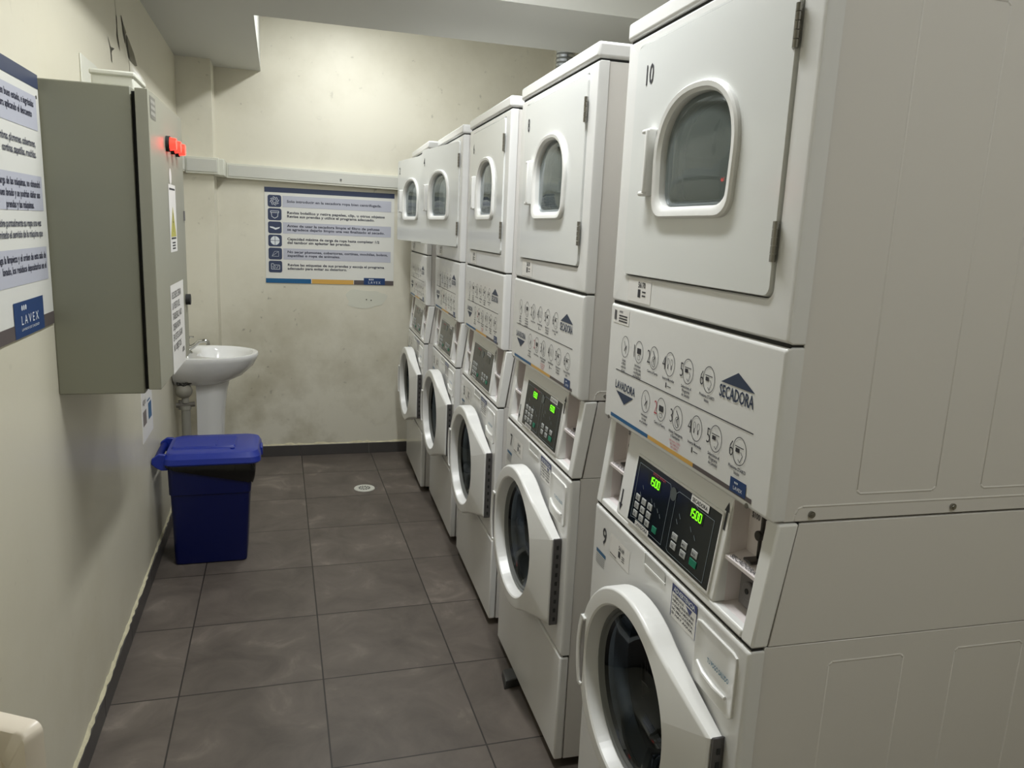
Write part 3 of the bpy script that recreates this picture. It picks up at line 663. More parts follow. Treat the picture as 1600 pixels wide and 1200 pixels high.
    b = MB().box(-.0075, -.0048, .303, .402, .832, .836).box(-.0075, -.0048, .400, .404, .832, .858); part(b, 'name_plate_rim', PLASTIC, wf)
    b = MB(); WF.text(b, nwash, .058, S(.640), .782, bold=.012, sx=.9); part(b, 'number_marking', INK, wf, thin=True)
    b = MB(); WF.rect(b, S(.592), .775, S(.478), .826); part(b, 'inspection_sticker', PAPER, wf, thin=True)
    b = MB(); WF.text(b, wcode, .014, S(.540), .806, bold=.02, lift=.001, sx=.9); WF.rect(b, S(.540), .788, S(.528), .803, .001); WF.rect(b, S(.588), .779, S(.55), .781, .001)
    for k in range(3): WF.rect(b, S(.520), .786+.005*k, S(.505), .788+.005*k, .001)
    part(b, 'inspection_sticker_print', INK, wf, thin=True)
    b = MB(); WF.rect(b, S(.672), .748, S(.612), .757); part(b, 'blue_notice', mat_get('notice_blue', (60, 104, 140)), wf, thin=True)
    b = MB()
    for k in range(5): WF.rect(b, S(.672), .742-.005*k, S(.617), .744-.005*k)
    part(b, 'small_notice_text', mat_get('notice_grey', (150, 152, 156)), wf, thin=True)
    # feet
    for x in (.06, .68):
        for y in (.06, W_-.06): b = MB().cyl((x, y, 0), (x, y, .008), .022, n=16).cyl((x, y, .008), (x, y, .03), .010, n=12); part(b, 'foot', DARKGAP)
    # screws by the console top corners
    for y in (.062, .665): b = MB().cyl((.0, y, 1.086), (-.0015, y, 1.086), .0045, n=12); part(b, 'screw', STEEL, ip)
    return root
def circle_scale(pts, c, k): return [(c[0]+(p[0]-c[0])*k, c[1]+(p[1]-c[1])*k) for p in pts]
_mg = {}
def mat_get(n, col, rough=.5, metal=0):
    if n not in _mg: _mg[n] = mat(n, col, rough=rough, metal=metal)
    return _mg[n]

def copy_tree(o, parent=None):
    c = o.copy(); C.objects.link(c); c.parent = parent
    for ch in list(o.children): copy_tree(ch, c)
    return c
def kids(o):
    for ch in o.children: yield ch; yield from kids(ch)

TH = .0378; YC = 2.6383
UNITS = [('10', '9', '56170', '56169', .0159+TH*(.9539-YC), .9539), ('8', '7', '56168', '56167', .0056+TH*(1.8119-YC), 1.8119), ('6', '5', '56166', '56165', 0, 2.6383),
         ('4', '3', '56164', '56163', -.0088+TH*(3.4558-YC), 3.4558), ('2', '1', '56162', '56161', -.0505+TH*(4.2136-YC), 4.2136)]
LB = ['white stacked washer and dryer numbered 10 above 9, nearest to the viewer and largest',
      'white stacked washer and dryer numbered 8 above 7, second from the viewer, closed dryer door',
      'white stacked washer and dryer numbered 6 above 5, in the middle of the row',
      'white stacked washer and dryer numbered 4 above 3, its upper door slightly open',
      'white stacked washer and dryer numbered 2 above 1, farthest, beside the back wall']
proto = None
for (nd, nw, cd_, wc_, x, y), lb in zip(UNITS, LB):
    if proto is None: u = make_unit(nd, nw, cd_, wc_, True); proto = u
    else:
        u = copy_tree(proto)
        for k in list(kids(u)):
            nm = k.name.split('.')[0]
            if nm in ('barcode_sticker', 'barcode_print') or (nm == 'display_digits' and nd in ('6', '4', '2')): bpy.data.objects.remove(k); continue
            def retext(fn):
                b = MB(); fn(b); me = bpy.data.meshes.new(nm); me.from_pydata(b.v, [], b.f); me.materials.append(INK); k.data = me
            if nm == 'number_marking' and k.parent.name.startswith('dryer_door'):
                P_ = Plane(lambda s, t, l: (-.004-l+.002, W_-s-.054, t)); retext(lambda b: P_.text(b, nd, .056, S(.600), 1.811, bold=.012, sx=.80))
            elif nm == 'number_marking': retext(lambda b: WFRONT.text(b, nw, .058, S(.640), .782, bold=.012, sx=.9))
            elif nm == 'dryer_door' and nd in ('4', '2'): k.rotation_euler = (0, 0, math.radians(9.0))
    u.location = (x, y, 0); u.rotation_euler = (0, 0, -TH)
    tag(u, lb, 'washing machine', 'stacked washer dryers along the right side')
# stickers carry a different code on every machine but the first, too small to read there: plain print stays

# ================================================================== SIGNS
LAV = mat('sign_lavender', (190, 192, 204), rough=.4)
SIGNW = mat('sign_white', (226, 226, 220), rough=.35)
SIGNTOP = mat('sign_navy_bar', (58, 68, 96), rough=.4)
SIGNTXT = mat('sign_text', (58, 60, 78), rough=.5)
def sign(root, P, w, h, left):
    """left=True: rows of text without icons at the right end of the poster"""
    def part(b, n, m_): return b.build(n, m_, root, thin=True)
    b = MB(); P.rect(b, 0, h-.040, w, h, .0034); part(b, 'top_bar', SIGNTOP)
    rows = [.415, .337, .259, .181, .103, .025]
    return part
# back wall sign
root = empty('instruction_sign', (-.843, YB, 1.125)); tag(root, 'white instruction sign with six rows and dark icons on the back wall', 'sign')
sw, sh = .790, .580
b = MB().box(0, sw, -.003, 0, 0, sh); b.build('sign_board', SIGNW, root, smooth=False)
SG = Plane(lambda s, t, l: (s, -.003-l, t))
b = MB(); SG.rect(b, 0, sh-.030, sw, sh, .0008); b.build('top_bar', SIGNTOP, root, thin=True)
ROWS = [['Solo introducir en la secadora ropa bien centrifugada.'],
        ['Revisa bolsillos y retire papeles, clip, u otros objetos', 'Revise sus prendas y utilice el programa adecuado.'],
        ['Antes de usar la secadora limpie el filtro de pelusas', 'se agradece dejarlo limpio una vez finalizado el secado.'],
        ['Capacidad máxima de carga de ropa hasta completar 1/2', 'del tambor sin aplastar las prendas.'],
        ['No secar plumones, cobertores, cortinas, mochilas, bolsos,', 'zapatillas o ropa de animales.'],
        ['Revise las etiquetas de sus prendas y escoja el programa', 'adecuado para evitar su deterioro.']]
bands = MB(); icons = MB(); pic = MB()
p_ = .0795
for i, r in enumerate(ROWS):
    zc = sh-.072-p_*i-.010
    if i % 2 == 0: b = MB(); SG.rect(b, .105, zc-.034, sw-.020, zc+.034, .0008); b.build('row_band', LAV, root, thin=True)
    b = MB(); SG.poly(b, rrect(.058, zc, .040, .036, .012, 4), .0009); tile = b.build('icon_tile', SIGNTOP, root, thin=True)
    cx = .058; pic = MB()
    if i == 0:
        for k in range(8): a = k*PI/4; SG.line(pic, [(cx+.008*math.cos(a), zc+.008*math.sin(a)), (cx+.020*math.cos(a+.5), zc+.020*math.sin(a+.5)), (cx+.027*math.cos(a+1.1), zc+.027*math.sin(a+1.1))], .003, .0012)
    if i == 1: SG.line(pic, [(cx-.024, zc+.020), (cx+.024, zc+.020), (cx+.024, zc+.010), (cx-.024, zc+.010), (cx-.024, zc+.020)], .003, .0012); SG.line(pic, [(cx-.020, zc+.010), (cx-.017, zc-.014), (cx, zc-.024), (cx+.017, zc-.014), (cx+.020, zc+.010)], .003, .0012)
    if i == 2: SG.poly(pic, [(cx-.030, zc+.006), (cx-.010, zc+.004), (cx+.004, zc-.002), (cx+.030, zc+.004), (cx+.026, zc-.004), (cx+.004, zc-.014), (cx-.012, zc-.006), (cx-.028, zc-.001)], .0012)
    if i == 3:
        for k in range(4):
            a0 = k*PI/2+.06; SG.poly(pic, [(cx+.002*math.cos(a0+.72), zc+.002*math.sin(a0+.72))]+[(cx+.027*math.cos(a0+t*1.45/8), zc+.027*math.sin(a0+t*1.45/8)) for t in range(9)], .0012)
    if i == 4: SG.line(pic, [(cx-.020, zc-.016), (cx-.004, zc+.014), (cx+.020, zc+.014), (cx+.020, zc-.016), (cx-.020, zc-.016), (cx+.020, zc+.014)], .0014, .0012)
    if i == 5:
        SG.line(pic, [(cx-.024, zc-.016), (cx-.024, zc+.018), (cx-.012, zc+.018), (cx-.008, zc+.010), (cx+.025, zc+.010), (cx+.025, zc-.016), (cx-.024, zc-.016)], .0025, .0012); SG.ring(pic, cx-.008, zc-.002, .008, .008, .0022, 16, lift=.0012); SG.line(pic, [(cx+.006, zc-.010), (cx+.016, zc+.004)], .0025, .0012)
    pic.build('icon_drawing', PRINTW, tile, thin=True)
    for j, ln in enumerate(r):
        zz = zc-.006 if len(r) == 1 else zc+.006-.022*j
        txt = MB(); SG.text(txt, ln, .0215, .130, zz, bold=.022, lift=.0014, width=min(.645, len(ln)*.0107)); txt.build('text_line', SIGNTXT, root, thin=True)
for nm, s0, s1, mm in (('blue_band', 0, .272, BAND_B), ('gold_band', .276, .535, BAND_Y), ('grey_band', .538, sw, BAND_G)):
    b = MB(); SG.rect(b, s0, 0, s1, .028, .0008); b.build(nm, mm, root, thin=True)
b = MB(); SG.rect(b, .600, 0, .735, .044, .0012); b.build('logo_plate', LOGO, root, thin=True)
b = MB(); SG.text(b, 'L A V E X', .022, .6675, .008, 'c', bold=.0, lift=.0016, width=.078)
for k in range(3): SG.ring(b, .636+.011*k, .034, .004, .005, .0038, 10, lift=.0016)
b.build('logo_lettering', PRINTW, root, thin=True)
# left wall poster
ph = .575; root = empty('instruction_poster', (XW, 2.121, 1.234)); tag(root, 'white notice with lilac rows on the left wall, touching the near side of the cabinet', 'sign')
b = MB().box(0, .003, -.80, 0, 0, ph); b.build('sign_board', SIGNW, root, smooth=False)
PG = Plane(lambda s, t, l: (.003+l, s-.80, t))     # reader's right is +Y
b = MB(); PG.rect(b, 0, ph-.032, .80, ph, .0008); b.build('top_bar', SIGNTOP, root, thin=True)
PR_ = [['Cuenta si la tarjeta está en buen estado, e ingrésalas', 'en la ranura aplicando el descuento'], ['No lavar alfombras, plumones, cobertores,', 'cortinas, zapatillas, mochilas.'],
       ['Si no respeta la carga de las máquinas, no obtendrá', 'un buen lavado y se podrían dañar sus', 'prendas y las máquinas.'],
       ['Retire puntualmente su ropa una vez', 'terminado el servicio de la máquina que'], ['Mantenga la limpieza y el orden de esta sala de', 'lavado, los residuos depositarlos en el']]
bands = MB(); txt = MB(); RE = [.730, .712, .745, .730, .752]
for i, (z0, z1) in enumerate(((.448, .524), (.352, .44), (.268, .346), (.190, .264), (.110, .186))):
    if i % 2 == 0: b = MB(); PG.rect(b, .02, z0, .775, z1, .0008); b.build('row_band', LAV, root, thin=True)
    for j, ln in enumerate(PR_[i]):
        txt = MB(); PG.text(txt, ln, .0215, [(.752, .735), (.745, .745), (.758, .752, .700), (.745, .752), (.765, .762)][i][j], (z1-.026)-.0235*j if i % 2 == 0 else (z1-.030)-.0235*j, 'r', bold=.024, lift=.0013, sx=.93); txt.build('text_line', SIGNTXT, root, thin=True)
b = MB(); PG.rect(b, 0, 0, .80, .030, .0008); b.build('grey_band', BAND_G, root, thin=True)
b = MB(); PG.rect(b, .502, -.0, .714, .076, .0012); b.build('logo_plate', LOGO, root, thin=True)
b = MB(); PG.text(b, 'L A V E X', .028, .608, .026, 'c', bold=.0, lift=.0016, width=.125)
for k in range(3): PG.ring(b, .556+.013*k, .062, .0045, .006, .0042, 10, lift=.0016)
PG.text(b, 'LAVADO DE CALIDAD', .0075, .608, .013, 'c', bold=0, lift=.0016, width=.125)
b.build('logo_lettering', PRINTW, root, thin=True)
b = MB().cyl((.003, -.022, ph-.052), (.0048, -.022, ph-.052), .004, n=12); b.build('screw', STEEL, root)

# ================================================================== ELECTRICAL CABINET
BOXG = mat('khaki_grey_paint', (136, 136, 120), rough=.45)
BOX_LIT = mat('khaki_grey_paint_lit', (150, 149, 134), rough=.38, bump=.04, bscale=3)  # same khaki grey, lightened to paint in the light on the door
root = empty('electrical_cabinet', (XW, 2.128, 1.051)); tag(root, 'khaki grey wall mounted electrical cabinet with three lit red indicator lamps', 'electrical cabinet')
BY, BH = .575, .754
MB().box(0, .198, 0, BY, 0, BH).build('cabinet_body', BOXG, root, bevel=.003)
MB().box(.196, .207, .010, BY-.010, .010, BH-.010).build('door_gap', DARKGAP, root)
dm = MB().box(0, .030, 0, BY+.004, .012, BH-.004); door = dm.build('cabinet_door', BOX_LIT, root, bevel=.002, loc=(.208, -.010, 0)); door.rotation_euler = (0, 0, math.radians(-1.0))
DF = Plane(lambda s, t, l: (.030+l, s, t))
for k, y_ in enumerate((.255, .345, .435)):
    o = MB().cyl((.030, y_, .646), (.040, y_, .646), .021, n=24).build('lamp_bezel', DARKGAP, door)
REDL = mat('red_lamp_lens', (230, 40, 20), rough=.3, emit=(255, 34, 26), estr=5)
for y_ in (.255, .345, .435): MB().cyl((.040, y_, .646), (.056, y_, .646), .0175, .015, n=24).build('lamp_lens', REDL, door)
b = MB(); DF.ring(b, .300, .562, .022, .022, .0219, 24); b.build('round_sticker', PAPER, door, thin=True)
b = MB(); DF.rect(b, .255, .352, .385, .540); b.build('warning_sticker', PAPER, door, thin=True)
b = MB(); DF.poly(b, [(.268, .395), (.372, .395), (.320, .480)], .001); b.build('yellow_triangle', mat('warning_yellow', (190, 184, 90)), door, thin=True)
b = MB(); DF.rect(b, .275, .388, .365, .393, .001); DF.rect(b, .268, .525, .372, .530, .001)
for k in range(3): DF.rect(b, .290, .360+.008*k, .350, .364+.008*k, .001)
DF.line(b, [(.322, .462), (.314, .436), (.325, .436), (.317, .408)], .004, .0013)
b.build('warning_sticker_print', INK, door, thin=True)
b = MB(); DF.rect(b, .215, .010, .475, .262); b.build('paper_notice', PAPER, door, thin=True)
b = MB()
for k, ln in enumerate(('RECUERDE CERRAR', 'LA PUERTA DEL', 'TABLERO, NO', 'DEJAR ROPA', 'EN ESTE LUGAR', 'NI OBJETOS')): DF.text(b, ln, .028, .235, .222-.030*k, bold=.01, lift=.0012, width=.18 if k % 2 == 0 else .15)
DF.text(b, 'ADM.', .022, .40, .045, bold=.01, lift=.0012)
b.build('paper_notice_print', mat_get('notice_ink', (96, 96, 96)), door, thin=True)
b = MB(); DF.rect(b, .018, .685, .095, .738); b.build('maker_plate', mat_get('maker_plate_grey', (120, 118, 110)), door, thin=True)
b = MB()
for k in range(3): DF.rect(b, .026, .694+.014*k, .086, .702+.014*k, .001)
b.build('maker_plate_print', mat_get('maker_plate_light', (160, 158, 150)), door, thin=True)
MB().cyl((.030, BY-.045, .195), (.044, BY-.045, .195), .017, n=20).build('lock', DARKGAP, door)
MB().box(.030, .034, BY-.03, BY-.018, .44, .47).build('latch', GREYPL, door)

# little white trunking box on top of the cabinet, and the wall plate behind
TRK = mat('white_trunking_pvc', (218, 218, 206), rough=.4)
root = empty('trunking_box', (XW+.002, 2.20, 1.806)); tag(root, 'small white plastic cable box sitting on top of the electrical cabinet', 'cable box')
MB().box(.098, .192, 0, .16, 0, .034).build('box_body', TRK, root, bevel=.003)
MB().box(.094, .197, -.004, .166, .029, .042).build('box_lid', TRK, root, bevel=.004)
root = MB().box(XW, XW+.005, 2.57, 2.78, 1.83, 1.945).build('wall_plate', TRK, bevel=.002); tag(root, 'thin white plate on the left wall just above the electrical cabinet', 'wall plate')

# cable trunking along the back wall, stepping round the pilaster
TRK2 = mat('grey_white_trunking', (204, 204, 196), rough=.4)
def rebase(root, loc):
    """moves a thing's origin to its base without moving its parts"""
    for ch in root.children: ch.location = Vector(ch.location)-Vector(loc)
    root.location = loc
root = empty('cable_trunking'); tag(root, 'long white cable trunking running across the back wall above the sign', 'cable trunking')
MB().prism([(-1.055, 1.742), (.975, 1.716), (.975, 1.802), (-1.055, 1.829)], 'y', 5.012, YB-.0005).build('trunking_base', TRK, root, bevel=.002)
MB().prism([(-1.045, 1.753), (.975, 1.728), (.975, 1.792), (-1.045, 1.818)], 'y', 5.008, 5.013).build('trunking_cover', TRK2, root, bevel=.001, seg=1)
MB().cyl((-.39, 5.012, 1.77), (-.39, 5.004, 1.77), .006, n=10).build('screw', GREYPL, root); rebase(root, (-.04, 5.03, 1.72))
root = empty('cable_trunking'); tag(root, 'short white cable trunking stepping round the pilaster in the far left corner', 'cable trunking')
MB().box(-1.258, -1.082, 4.790, 4.8225, 1.747, 1.838).build('trunking_base', TRK, root, bevel=.002)
MB().box(-1.250, -1.092, 4.786, 4.791, 1.758, 1.826).build('trunking_cover', TRK2, root, bevel=.001, seg=1)
MB().box(-1.1115, -1.056, 4.805, 5.03, 1.744, 1.834).build('corner_piece', TRK, root, bevel=.003); rebase(root, (-1.15, 4.81, 1.745))
root = empty('cable_trunking'); tag(root, 'white cable trunking along the left wall, mostly hidden behind the electrical cabinet', 'cable trunking')
MB().box(XW+.001, XW+.034, 2.75, 4.80, 1.752, 1.842).build('trunking_base', TRK, root, bevel=.002)
MB().box(XW+.034, XW+.037, 2.76, 4.79, 1.760, 1.832).build('trunking_cover', TRK2, root, bevel=.001, seg=1); rebase(root, (XW+.017, 3.7, 1.752))

# repaired patch, peeling plaster and cracks
PATCH = mat('patch_paint', (214, 214, 200), rough=.6)
b = MB(); pts = []
for i in range(28):
    a = 2*PI*i/28; r = 1+.10*math.sin(3*a+1)+.06*math.sin(7*a)
    pts.append((-.232+.125*r*math.copysign(abs(math.cos(a))**.7, math.cos(a)), 1.035+.058*r*math.copysign(abs(math.sin(a))**.7, math.sin(a))))
b.prism(pts, 'y', YB-.0015, YB-.0001); o = b.build('wall_patch', PATCH); tag(o, 'pale repainted plaster patch under the instruction sign on the back wall', 'wall patch')
for x_, z_ in ((-.225, 1.030), (-.195, 1.026)): MB().cyl((x_, YB-.0015, z_), (x_, YB-.003, z_), .004, n=8).build('plug_hole', DARKGAP, o)
root = empty('plaster_damage', (XW, 3.2, 2.1)); tag(root, 'cracked and peeling plaster high on the left wall above the cabinet', 'wall damage')
WP = Plane(lambda s, t, l: (l, s-3.2, t-2.1))
CR = mat('crack_dark', (70, 68, 58), rough=.9); SH = mat('exposed_plaster', (128, 124, 108), rough=.9, noise=.2, nscale=30)
b = MB()
for pts in ([(2.995, 2.080), (3.03, 2.055), (3.06, 2.050), (3.045, 2.035), (3.05, 2.005), (3.035, 2.008), (3.03, 2.045), (3.0, 2.072)],
            [(3.05, 2.055), (3.10, 2.060), (3.06, 2.045)],
            [(3.16, 2.185), (3.175, 2.180), (3.175, 2.120), (3.19, 2.10), (3.205, 2.070), (3.17, 2.095), (3.155, 2.115), (3.165, 2.15)],
            [(3.14, 2.26), (3.143, 2.26), (3.163, 2.185), (3.159, 2.185)]): WP.poly(b, pts, .0012)
b.build('crack', CR, root, thin=True)
b = MB(); WP.poly(b, [(3.255, 2.205), (3.30, 2.185), (3.35, 2.165), (3.33, 2.155), (3.34, 2.11), (3.31, 2.13), (3.285, 2.16)], .001)
WP.poly(b, [(3.35, 2.160), (3.40, 2.150), (3.50, 2.120), (3.56, 2.085), (3.48, 2.070), (3.40, 2.075), (3.37, 2.10), (3.345, 2.13)], .001); b.build('exposed_plaster', SH, root, thin=True)
b = MB(); WP.poly(b, [(3.255, 2.205), (3.270, 2.198), (3.30, 2.165), (3.325, 2.135), (3.31, 2.12), (3.28, 2.15)], .0016); WP.poly(b, [(3.345, 2.16), (3.36, 2.155), (3.372, 2.11), (3.40, 2.078), (3.37, 2.082), (3.34, 2.12)], .0016); b.build('crack', CR, root, thin=True)
# curled flap of paint
rows = []
for i in range(9):
    t = i/8; z = 2.075-.17*t
    rows.append([(XW+.001+.045*math.sin(PI*t)*math.sin(PI*j/6*.9), 3.38+.16*j/6+.01*math.sin(6*t), z) for j in range(7)])
o = MB().loops(rows, closed=False).build('paint_blister', WALL_L); tag(o, 'bulging blister of cream paint above the far end of the cabinet', 'paint blister')

# wall sticker (its square code left out)
root = MB().box(XW, XW+.0012, 3.27, 3.53, .60, .81).build('wall_sticker', PAPER); tag(root, 'white paper sticker on the left wall under the electrical cabinet', 'sticker')
b = MB(); WS = Plane(lambda s, t, l: (XW+.0012+l, s, t)); WS.rect(b, 3.42, .665, 3.50, .735); WS.rect(b, 3.40, .745, 3.47, .752); b.build('blue_print', BAND_B, root, thin=True)
b = MB(); WS.rect(b, 3.29, .665, 3.37, .725); WS.text(b, 'AQUÍ', .03, 3.29, .75, bold=.01); b.build('grey_print', mat_get('sticker_grey', (120, 110, 108)), root, thin=True)

# ================================================================== SINK
CER = mat('white_ceramic', (232, 232, 230), rough=.08, spec=.6)
root = empty('pedestal_sink', (XW, 4.33, 0)); tag(root, 'white ceramic pedestal basin on the left wall behind the blue bin', 'sink')
# basin: stacked outlines, flat to the wall and round towards the room
def bas(z, rx, ry, x0=0.004, n=40, cx=.14):
    pts = []
    for i in range(n):
        a = -PI/2*1.0+PI*i/(n-1); pts.append((cx+(rx-cx)*math.cos(a)**1.0, ry*math.sin(a), z))
    pts += [(x0+.35*(cx-x0), ry*.985, z), (x0, ry*.90, z), (x0, -ry*.90, z), (x0+.35*(cx-x0), -ry*.985, z)]
    return pts
zr = .805
ls = [bas(zr-.165, .20, .085, .01), bas(zr-.155, .26, .125, .008), bas(zr-.12, .335, .175), bas(zr-.07, .390, .215), bas(zr-.03, .412, .235), bas(zr-.010, .420, .240), bas(zr, .416, .237), bas(zr+.001, .405, .226)]
b = MB().loops(ls, cap0=True)
b.build('basin', CER, root, angle=60)
def bowl(z, rx, ry, n=48): return [(.235+rx*math.cos(2*PI*i/n), ry*math.sin(2*PI*i/n), z) for i in range(n)]
rim = bas(zr+.001, .405, .226)
A = [math.atan2(p[1], p[0]-.235) for p in rim]
bw_ = lambda z, rx, ry: [(.235+rx*math.cos(a), ry*math.sin(a), z) for a in A]
b = MB().loops([rim, bw_(zr+.0005, .155, .195), bw_(zr-.02, .145, .180), bw_(zr-.07, .12, .15), bw_(zr-.11, .07, .09), bw_(zr-.12, .02, .02)], cap1=True); b.build('bowl', CER, root, angle=60)
# pedestal
def ped(z, x0, x1, wy, n=20):
    return [(x0, -wy, z)]+[(x0+(x1-x0)*(.35+.65*math.cos(-PI/2+PI*i/n)), wy*math.sin(-PI/2+PI*i/n), z) for i in range(n+1)]+[(x0, wy, z)]
b = MB().loops([ped(0, .09, .275, .105), ped(.02, .095, .265, .10), ped(.10, .10, .245, .085), ped(.35, .105, .235, .08), ped(.50, .107, .243, .085), ped(.60, .107, .256, .09), ped(.67, .107, .272, .095)], True, True)
b.build('pedestal', CER, root, angle=50)
# tap: a thing's part (fixed to basin)
CH = mat('chrome', (190, 190, 186), rough=.12, metal=1)
b = MB().cyl((.066, -.03, zr), (.066, -.03, zr+.010), .026, .022, n=20).cyl((.066, -.03, zr+.008), (.066, -.03, zr+.05), .015, .013, n=16)
b.tube([(.066, -.03, zr+.02), (.095, -.03, zr+.035), (.125, -.03, zr+.060), (.150, -.03, zr+.066), (.166, -.03, zr+.058), (.168, -.03, zr+.042)], [.014, .012, .010, .010, .010, .011], n=12)
b.build('tap', CH, root)
b = MB().cyl((.066, -.03, zr+.05), (.066, -.03, zr+.078), .007, n=10).cyl((.066, -.03, zr+.076), (.066, -.03, zr+.090), .014, .012, n=16)
for k in range(4): a = k*PI/2+.4; b.tube([(.066, -.03, zr+.083), (.066+.034*math.cos(a), -.03+.034*math.sin(a), zr+.083)], [.005, .004], n=8)
b.build('tap_handle', CH, root)
# waste and supply
PVC = mat('grey_pvc_pipe', (150, 148, 138), rough=.4); RUB = mat('black_hose', (46, 44, 40), rough=.5)
b = MB().tube([(.056, -.13, .70), (.056, -.13, .62), (.058, -.13, .56)], .018, n=14).tube([(.058, -.13, .535), (.058, -.13, .30), (.056, -.13, .02)], [.022, .023, .023], n=16)
b.cyl((.058, -.13, .545), (.058, -.13, .525), .027, n=18)
b.build('waste_pipe', PVC, root)
sp_ = [[(.052+.042*math.sin(PI*j/10)*math.cos(2*PI*i/20), -.13+.042*math.sin(PI*j/10)*math.sin(2*PI*i/20), .622+.040*math.cos(PI*j/10)) for i in range(20)] for j in range(1, 10)]
MB().loops(sp_, True, True).build('bottle_trap', mat('trap_grey', (150, 146, 134), rough=.5), root)
b = MB().tube([(.012, -.13, .548), (.06, -.13, .548), (.103, -.13, .552)], .013, n=12).cyl((.035, -.13, .573), (.035, -.13, .525), .012, n=12)
b.build('pipe_joint', mat('pipe_joint_grey', (110, 106, 98), rough=.4), root)
b = MB().tube([(.02, -.13, .70), (.03, -.14, .655), (.055, -.15, .650), (.075, -.145, .675), (.065, -.14, .700), (.045, -.14, .68), (.06, -.14, .655), (.10, -.14, .675)], .009, n=10); b.build('hose', RUB, root)

# ================================================================== BLUE BIN
BLUE = mat('blue_bin_plastic', (3, 14, 70), rough=.36, spec=.4); BLUEL = mat('blue_lid_plastic', (26, 46, 142), rough=.32)
BAG = mat('black_bag', (7, 7, 8), rough=.22, bump=.5, bscale=18)
root = empty('wheelie_bin', (-1.07, 3.40, 0)); tag(root, 'blue plastic pedal bin with a blue lid and black liner by the left wall', 'bin')
def rr(cx, cy, hx_, hy_, r, z): return [(p[0], p[1], z) for p in rrect(cx, cy, hx_, hy_, r, 5)]
b = MB().loops([rr(0, .155, .146, .120, .02, 0.0), rr(0, .155, .150, .126, .022, .006), rr(.006, .155, .162, .140, .024, .325), rr(.006, .155, .167, .145, .026, .328), rr(.012, .155, .175, .150, .026, .455)], True, False)
b.build('bin_body', BLUE, root, angle=30)
# liner skirt folded over the rim, hanging lower to the right
rows = []
base_ = rrect(.012, .155, .178, .158, .03, 5); n = len(base_)
for k in range(6):
    row = []
    for i, p in enumerate(base_):
        fx = (p[0]+.16)/.35; drop = .022+.075*max(0, fx)**1.2*(1 if p[1] < .16 else .6)
        t = k/5; wob = .004*math.sin(i*2.3+k)+.003*math.sin(i*5.1)
        bulge = 1+.05*math.sin(PI*t)+wob*2
        row.append((.012+(p[0]-.012)*bulge*(1-.03*t), .155+(p[1]-.155)*bulge*(1-.03*t), .468-drop*t+wob))
    rows.append(row)
MB().loops(rows).build('bin_liner', BAG, root)
b = MB().loops([rr(.020, .155, .193, .165, .04, .463), rr(.020, .155, .198, .170, .042, .470), rr(.020, .157, .196, .166, .045, .492), rr(.020, .162, .186, .152, .05, .512), rr(.020, .164, .172, .140, .045, .516)], True, True)
lid = b.build('lid', BLUEL, root, angle=25)
b = MB().loops([rr(-.02, .165, .135, .085, .012, .514), rr(-.02, .165, .128, .078, .012, .524)], False, True).build('lid_raised_panel', BLUEL, lid, angle=25)
MB().box(.028, .034, .088, .242, .522, .527).build('lid_rib', BLUEL, lid, bevel=.001); MB().cyl((.10, .06, .513), (.10, .06, .521), .010, n=14).build('lid_button', BLUEL, lid)
for y_ in (.015, .285):
    b = MB().prism([(-.165, .470), (-.165, .510), (-.195, .512), (-.222, .492), (-.224, .470), (-.205, .452), (-.185, .440), (-.160, .440)], 'y', y_, y_+.020)
    b.build('hinge_arm', BLUEL, lid, bevel=.004); MB().cyl((-.205, .018, .478), (-.205, .302, .478), .016, n=18).build('hinge_bar', BLUEL, lid)
MB().box(.212, .224, .12, .20, .462, .500).build('lid_latch', BLUEL, lid, bevel=.004)

# ================================================================== FLOOR DRAIN
root = empty('floor_drain', (-.306, 4.322, 0)); tag(root, 'round white slotted drain cover set in the tiled floor', 'floor drain')
DRW = mat('white_drain', (214, 214, 204), rough=.35)
cir = lambda r, z, n=40: [(r*math.cos(2*PI*i/n), r*math.sin(2*PI*i/n), z) for i in range(n)]
MB().loops([cir(.060, 0.0005), cir(.058, .004), cir(.050, .005), cir(.036, .0035), cir(.001, .0035)]).build('drain_ring', DRW, root)
b = MB(); DP_ = Plane(lambda s, t, l: (s, t, .0036+l))
for r0, r1, n_ in ((.024, .034, 12), (.010, .018, 7)):
    for k in range(n_):
        a0, a1 = 2*PI*(k+.18)/n_, 2*PI*(k+.82)/n_
        DP_.poly(b, [(r0*math.cos(a0), r0*math.sin(a0)), (r1*math.cos(a0), r1*math.sin(a0)), (r1*math.cos((a0+a1)/2), r1*math.sin((a0+a1)/2)), (r1*math.cos(a1), r1*math.sin(a1)), (r0*math.cos(a1), r0*math.sin(a1))])
b.build('drain_slots', DARKGAP, root, thin=True)
o = MB().cyl((-.237, 4.315, .0), (-.237, 4.315, .002), .006, n=10).build('floor_screw', GREYPL); tag(o, 'tiny grey screw head in the floor just right of the drain', 'screw')

# rubber wedge under the second washer's front
o = MB().add([(-.062, 2.215, 0), (-.048, 2.300, 0), (.07, 2.320, 0), (.07, 2.240, 0), (-.056, 2.222, .028), (-.046, 2.292, .026), (.07, 2.315, .026), (.07, 2.245, .026)],
             [(0, 1, 2, 3), (4, 5, 6, 7), (0, 1, 5, 4), (1, 2, 6, 5), (2, 3, 7, 6), (3, 0, 4, 7)]).build('rubber_wedge', mat('dark_rubber', (58, 58, 56), rough=.5), bevel=.003)
tag(o, 'dark rubber wedge sticking out under the machine numbered 8 above 7', 'wedge')
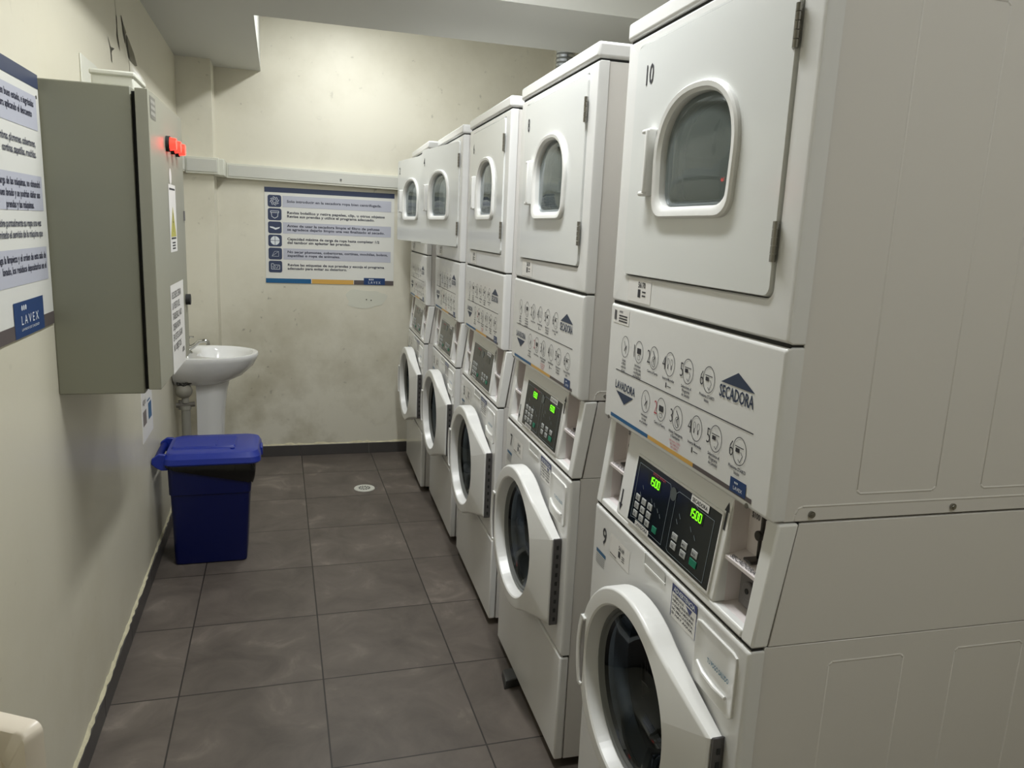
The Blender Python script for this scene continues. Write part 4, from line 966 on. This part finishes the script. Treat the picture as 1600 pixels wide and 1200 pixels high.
# flexible duct behind the far dryers, up into the ceiling recess
b = MB(); rows = []
pts = [(.82, 4.40, 1.7+.0119*i) for i in range(98)]
b.tube(pts, [.058 if i % 2 else .052 for i in range(98)], n=24); o = b.build('exhaust_duct', mat('foil_duct', (176, 180, 184), rough=.25, metal=1)); tag(o, 'silver flexible exhaust duct rising behind the far dryers to the ceiling', 'duct')

# ================================================================== PLASTIC CHAIR (bottom left corner)
CHP = mat('cream_plastic', (232, 222, 205), rough=.35)
ca = math.atan2(.51, -.86)         # direction along the backrest from its right corner
root = empty('plastic_chair', (-1.168, 1.047, 0), 0); tag(root, 'white plastic chair at the lower left corner, only the top of its back in view', 'chair')
root.rotation_euler = (0, 0, ca-PI)
cc_ = (0, .655); co_ = rrect(0, .655, .122, .215, .014, 6); ci_ = rrect(0, .650, .088, .178, .030, 6); A = angles(cc_, co_+ci_, 40)
q = lambda pts, y: [(p[0], y, p[1]) for p in resample(pts, A, cc_)]
b = MB().loops([q(co_, .013), q(co_, -.010), q(circle_scale(co_, cc_, .985), -.014), q(circle_scale(ci_, cc_, 1.03), -.014), q(ci_, -.010), q(ci_, .013), q(co_, .013)]); b.build('back_frame', CHP, root, angle=50)
for x in (-.058, 0, .058): MB().loops([[(x+p[0], p[1], z) for p in rrect(0, 0, .012, .004, .003, 2)] for z in (.46, .65, .832)], True, True).build('back_slat', CHP, root)
MB().loops([[(p[0], p[1]+.16, z) for p in rrect(0, 0, .122, .165, .04, 5)] for z in (.425, .445)], True, True).build('seat', CHP, root, bevel=.006)
for x, y_ in ((-.095, .02), (.095, .02), (-.095, .29), (.095, .29)): MB().tube([(x, y_, .43), (x*1.08, y_, 0)], [.020, .015], n=12).build('leg', CHP, root)

# ================================================================== CEILING LAMPS (the fixtures of the room)
LAMPM = mat('lamp_housing', (220, 220, 216), rough=.5); TUBE = mat('fluorescent_tube', (250, 250, 245), emit=(255, 252, 240), estr=4)
for (lx, ly, lz, lw_, ln), lb in zip(LAMPS, ('fluorescent batten lamp in the far ceiling recess near the back wall', 'fluorescent batten lamp in the ceiling recess over the row of machines', 'fluorescent batten lamp in the ceiling behind the viewer')):
    root = empty('ceiling_lamp', (lx, ly, 0)); tag(root, lb, 'lamp', 'ceiling lamps')
    MB().box(-.06, .06, -ln/2-.05, ln/2+.05, lz+.045, ZC).build('lamp_housing', LAMPM, root, bevel=.004)
    for x in (-.03, .03): MB().cyl((x, -ln/2, lz+.02), (x, ln/2, lz+.02), .013, n=12).build('lamp_tube', TUBE, root)
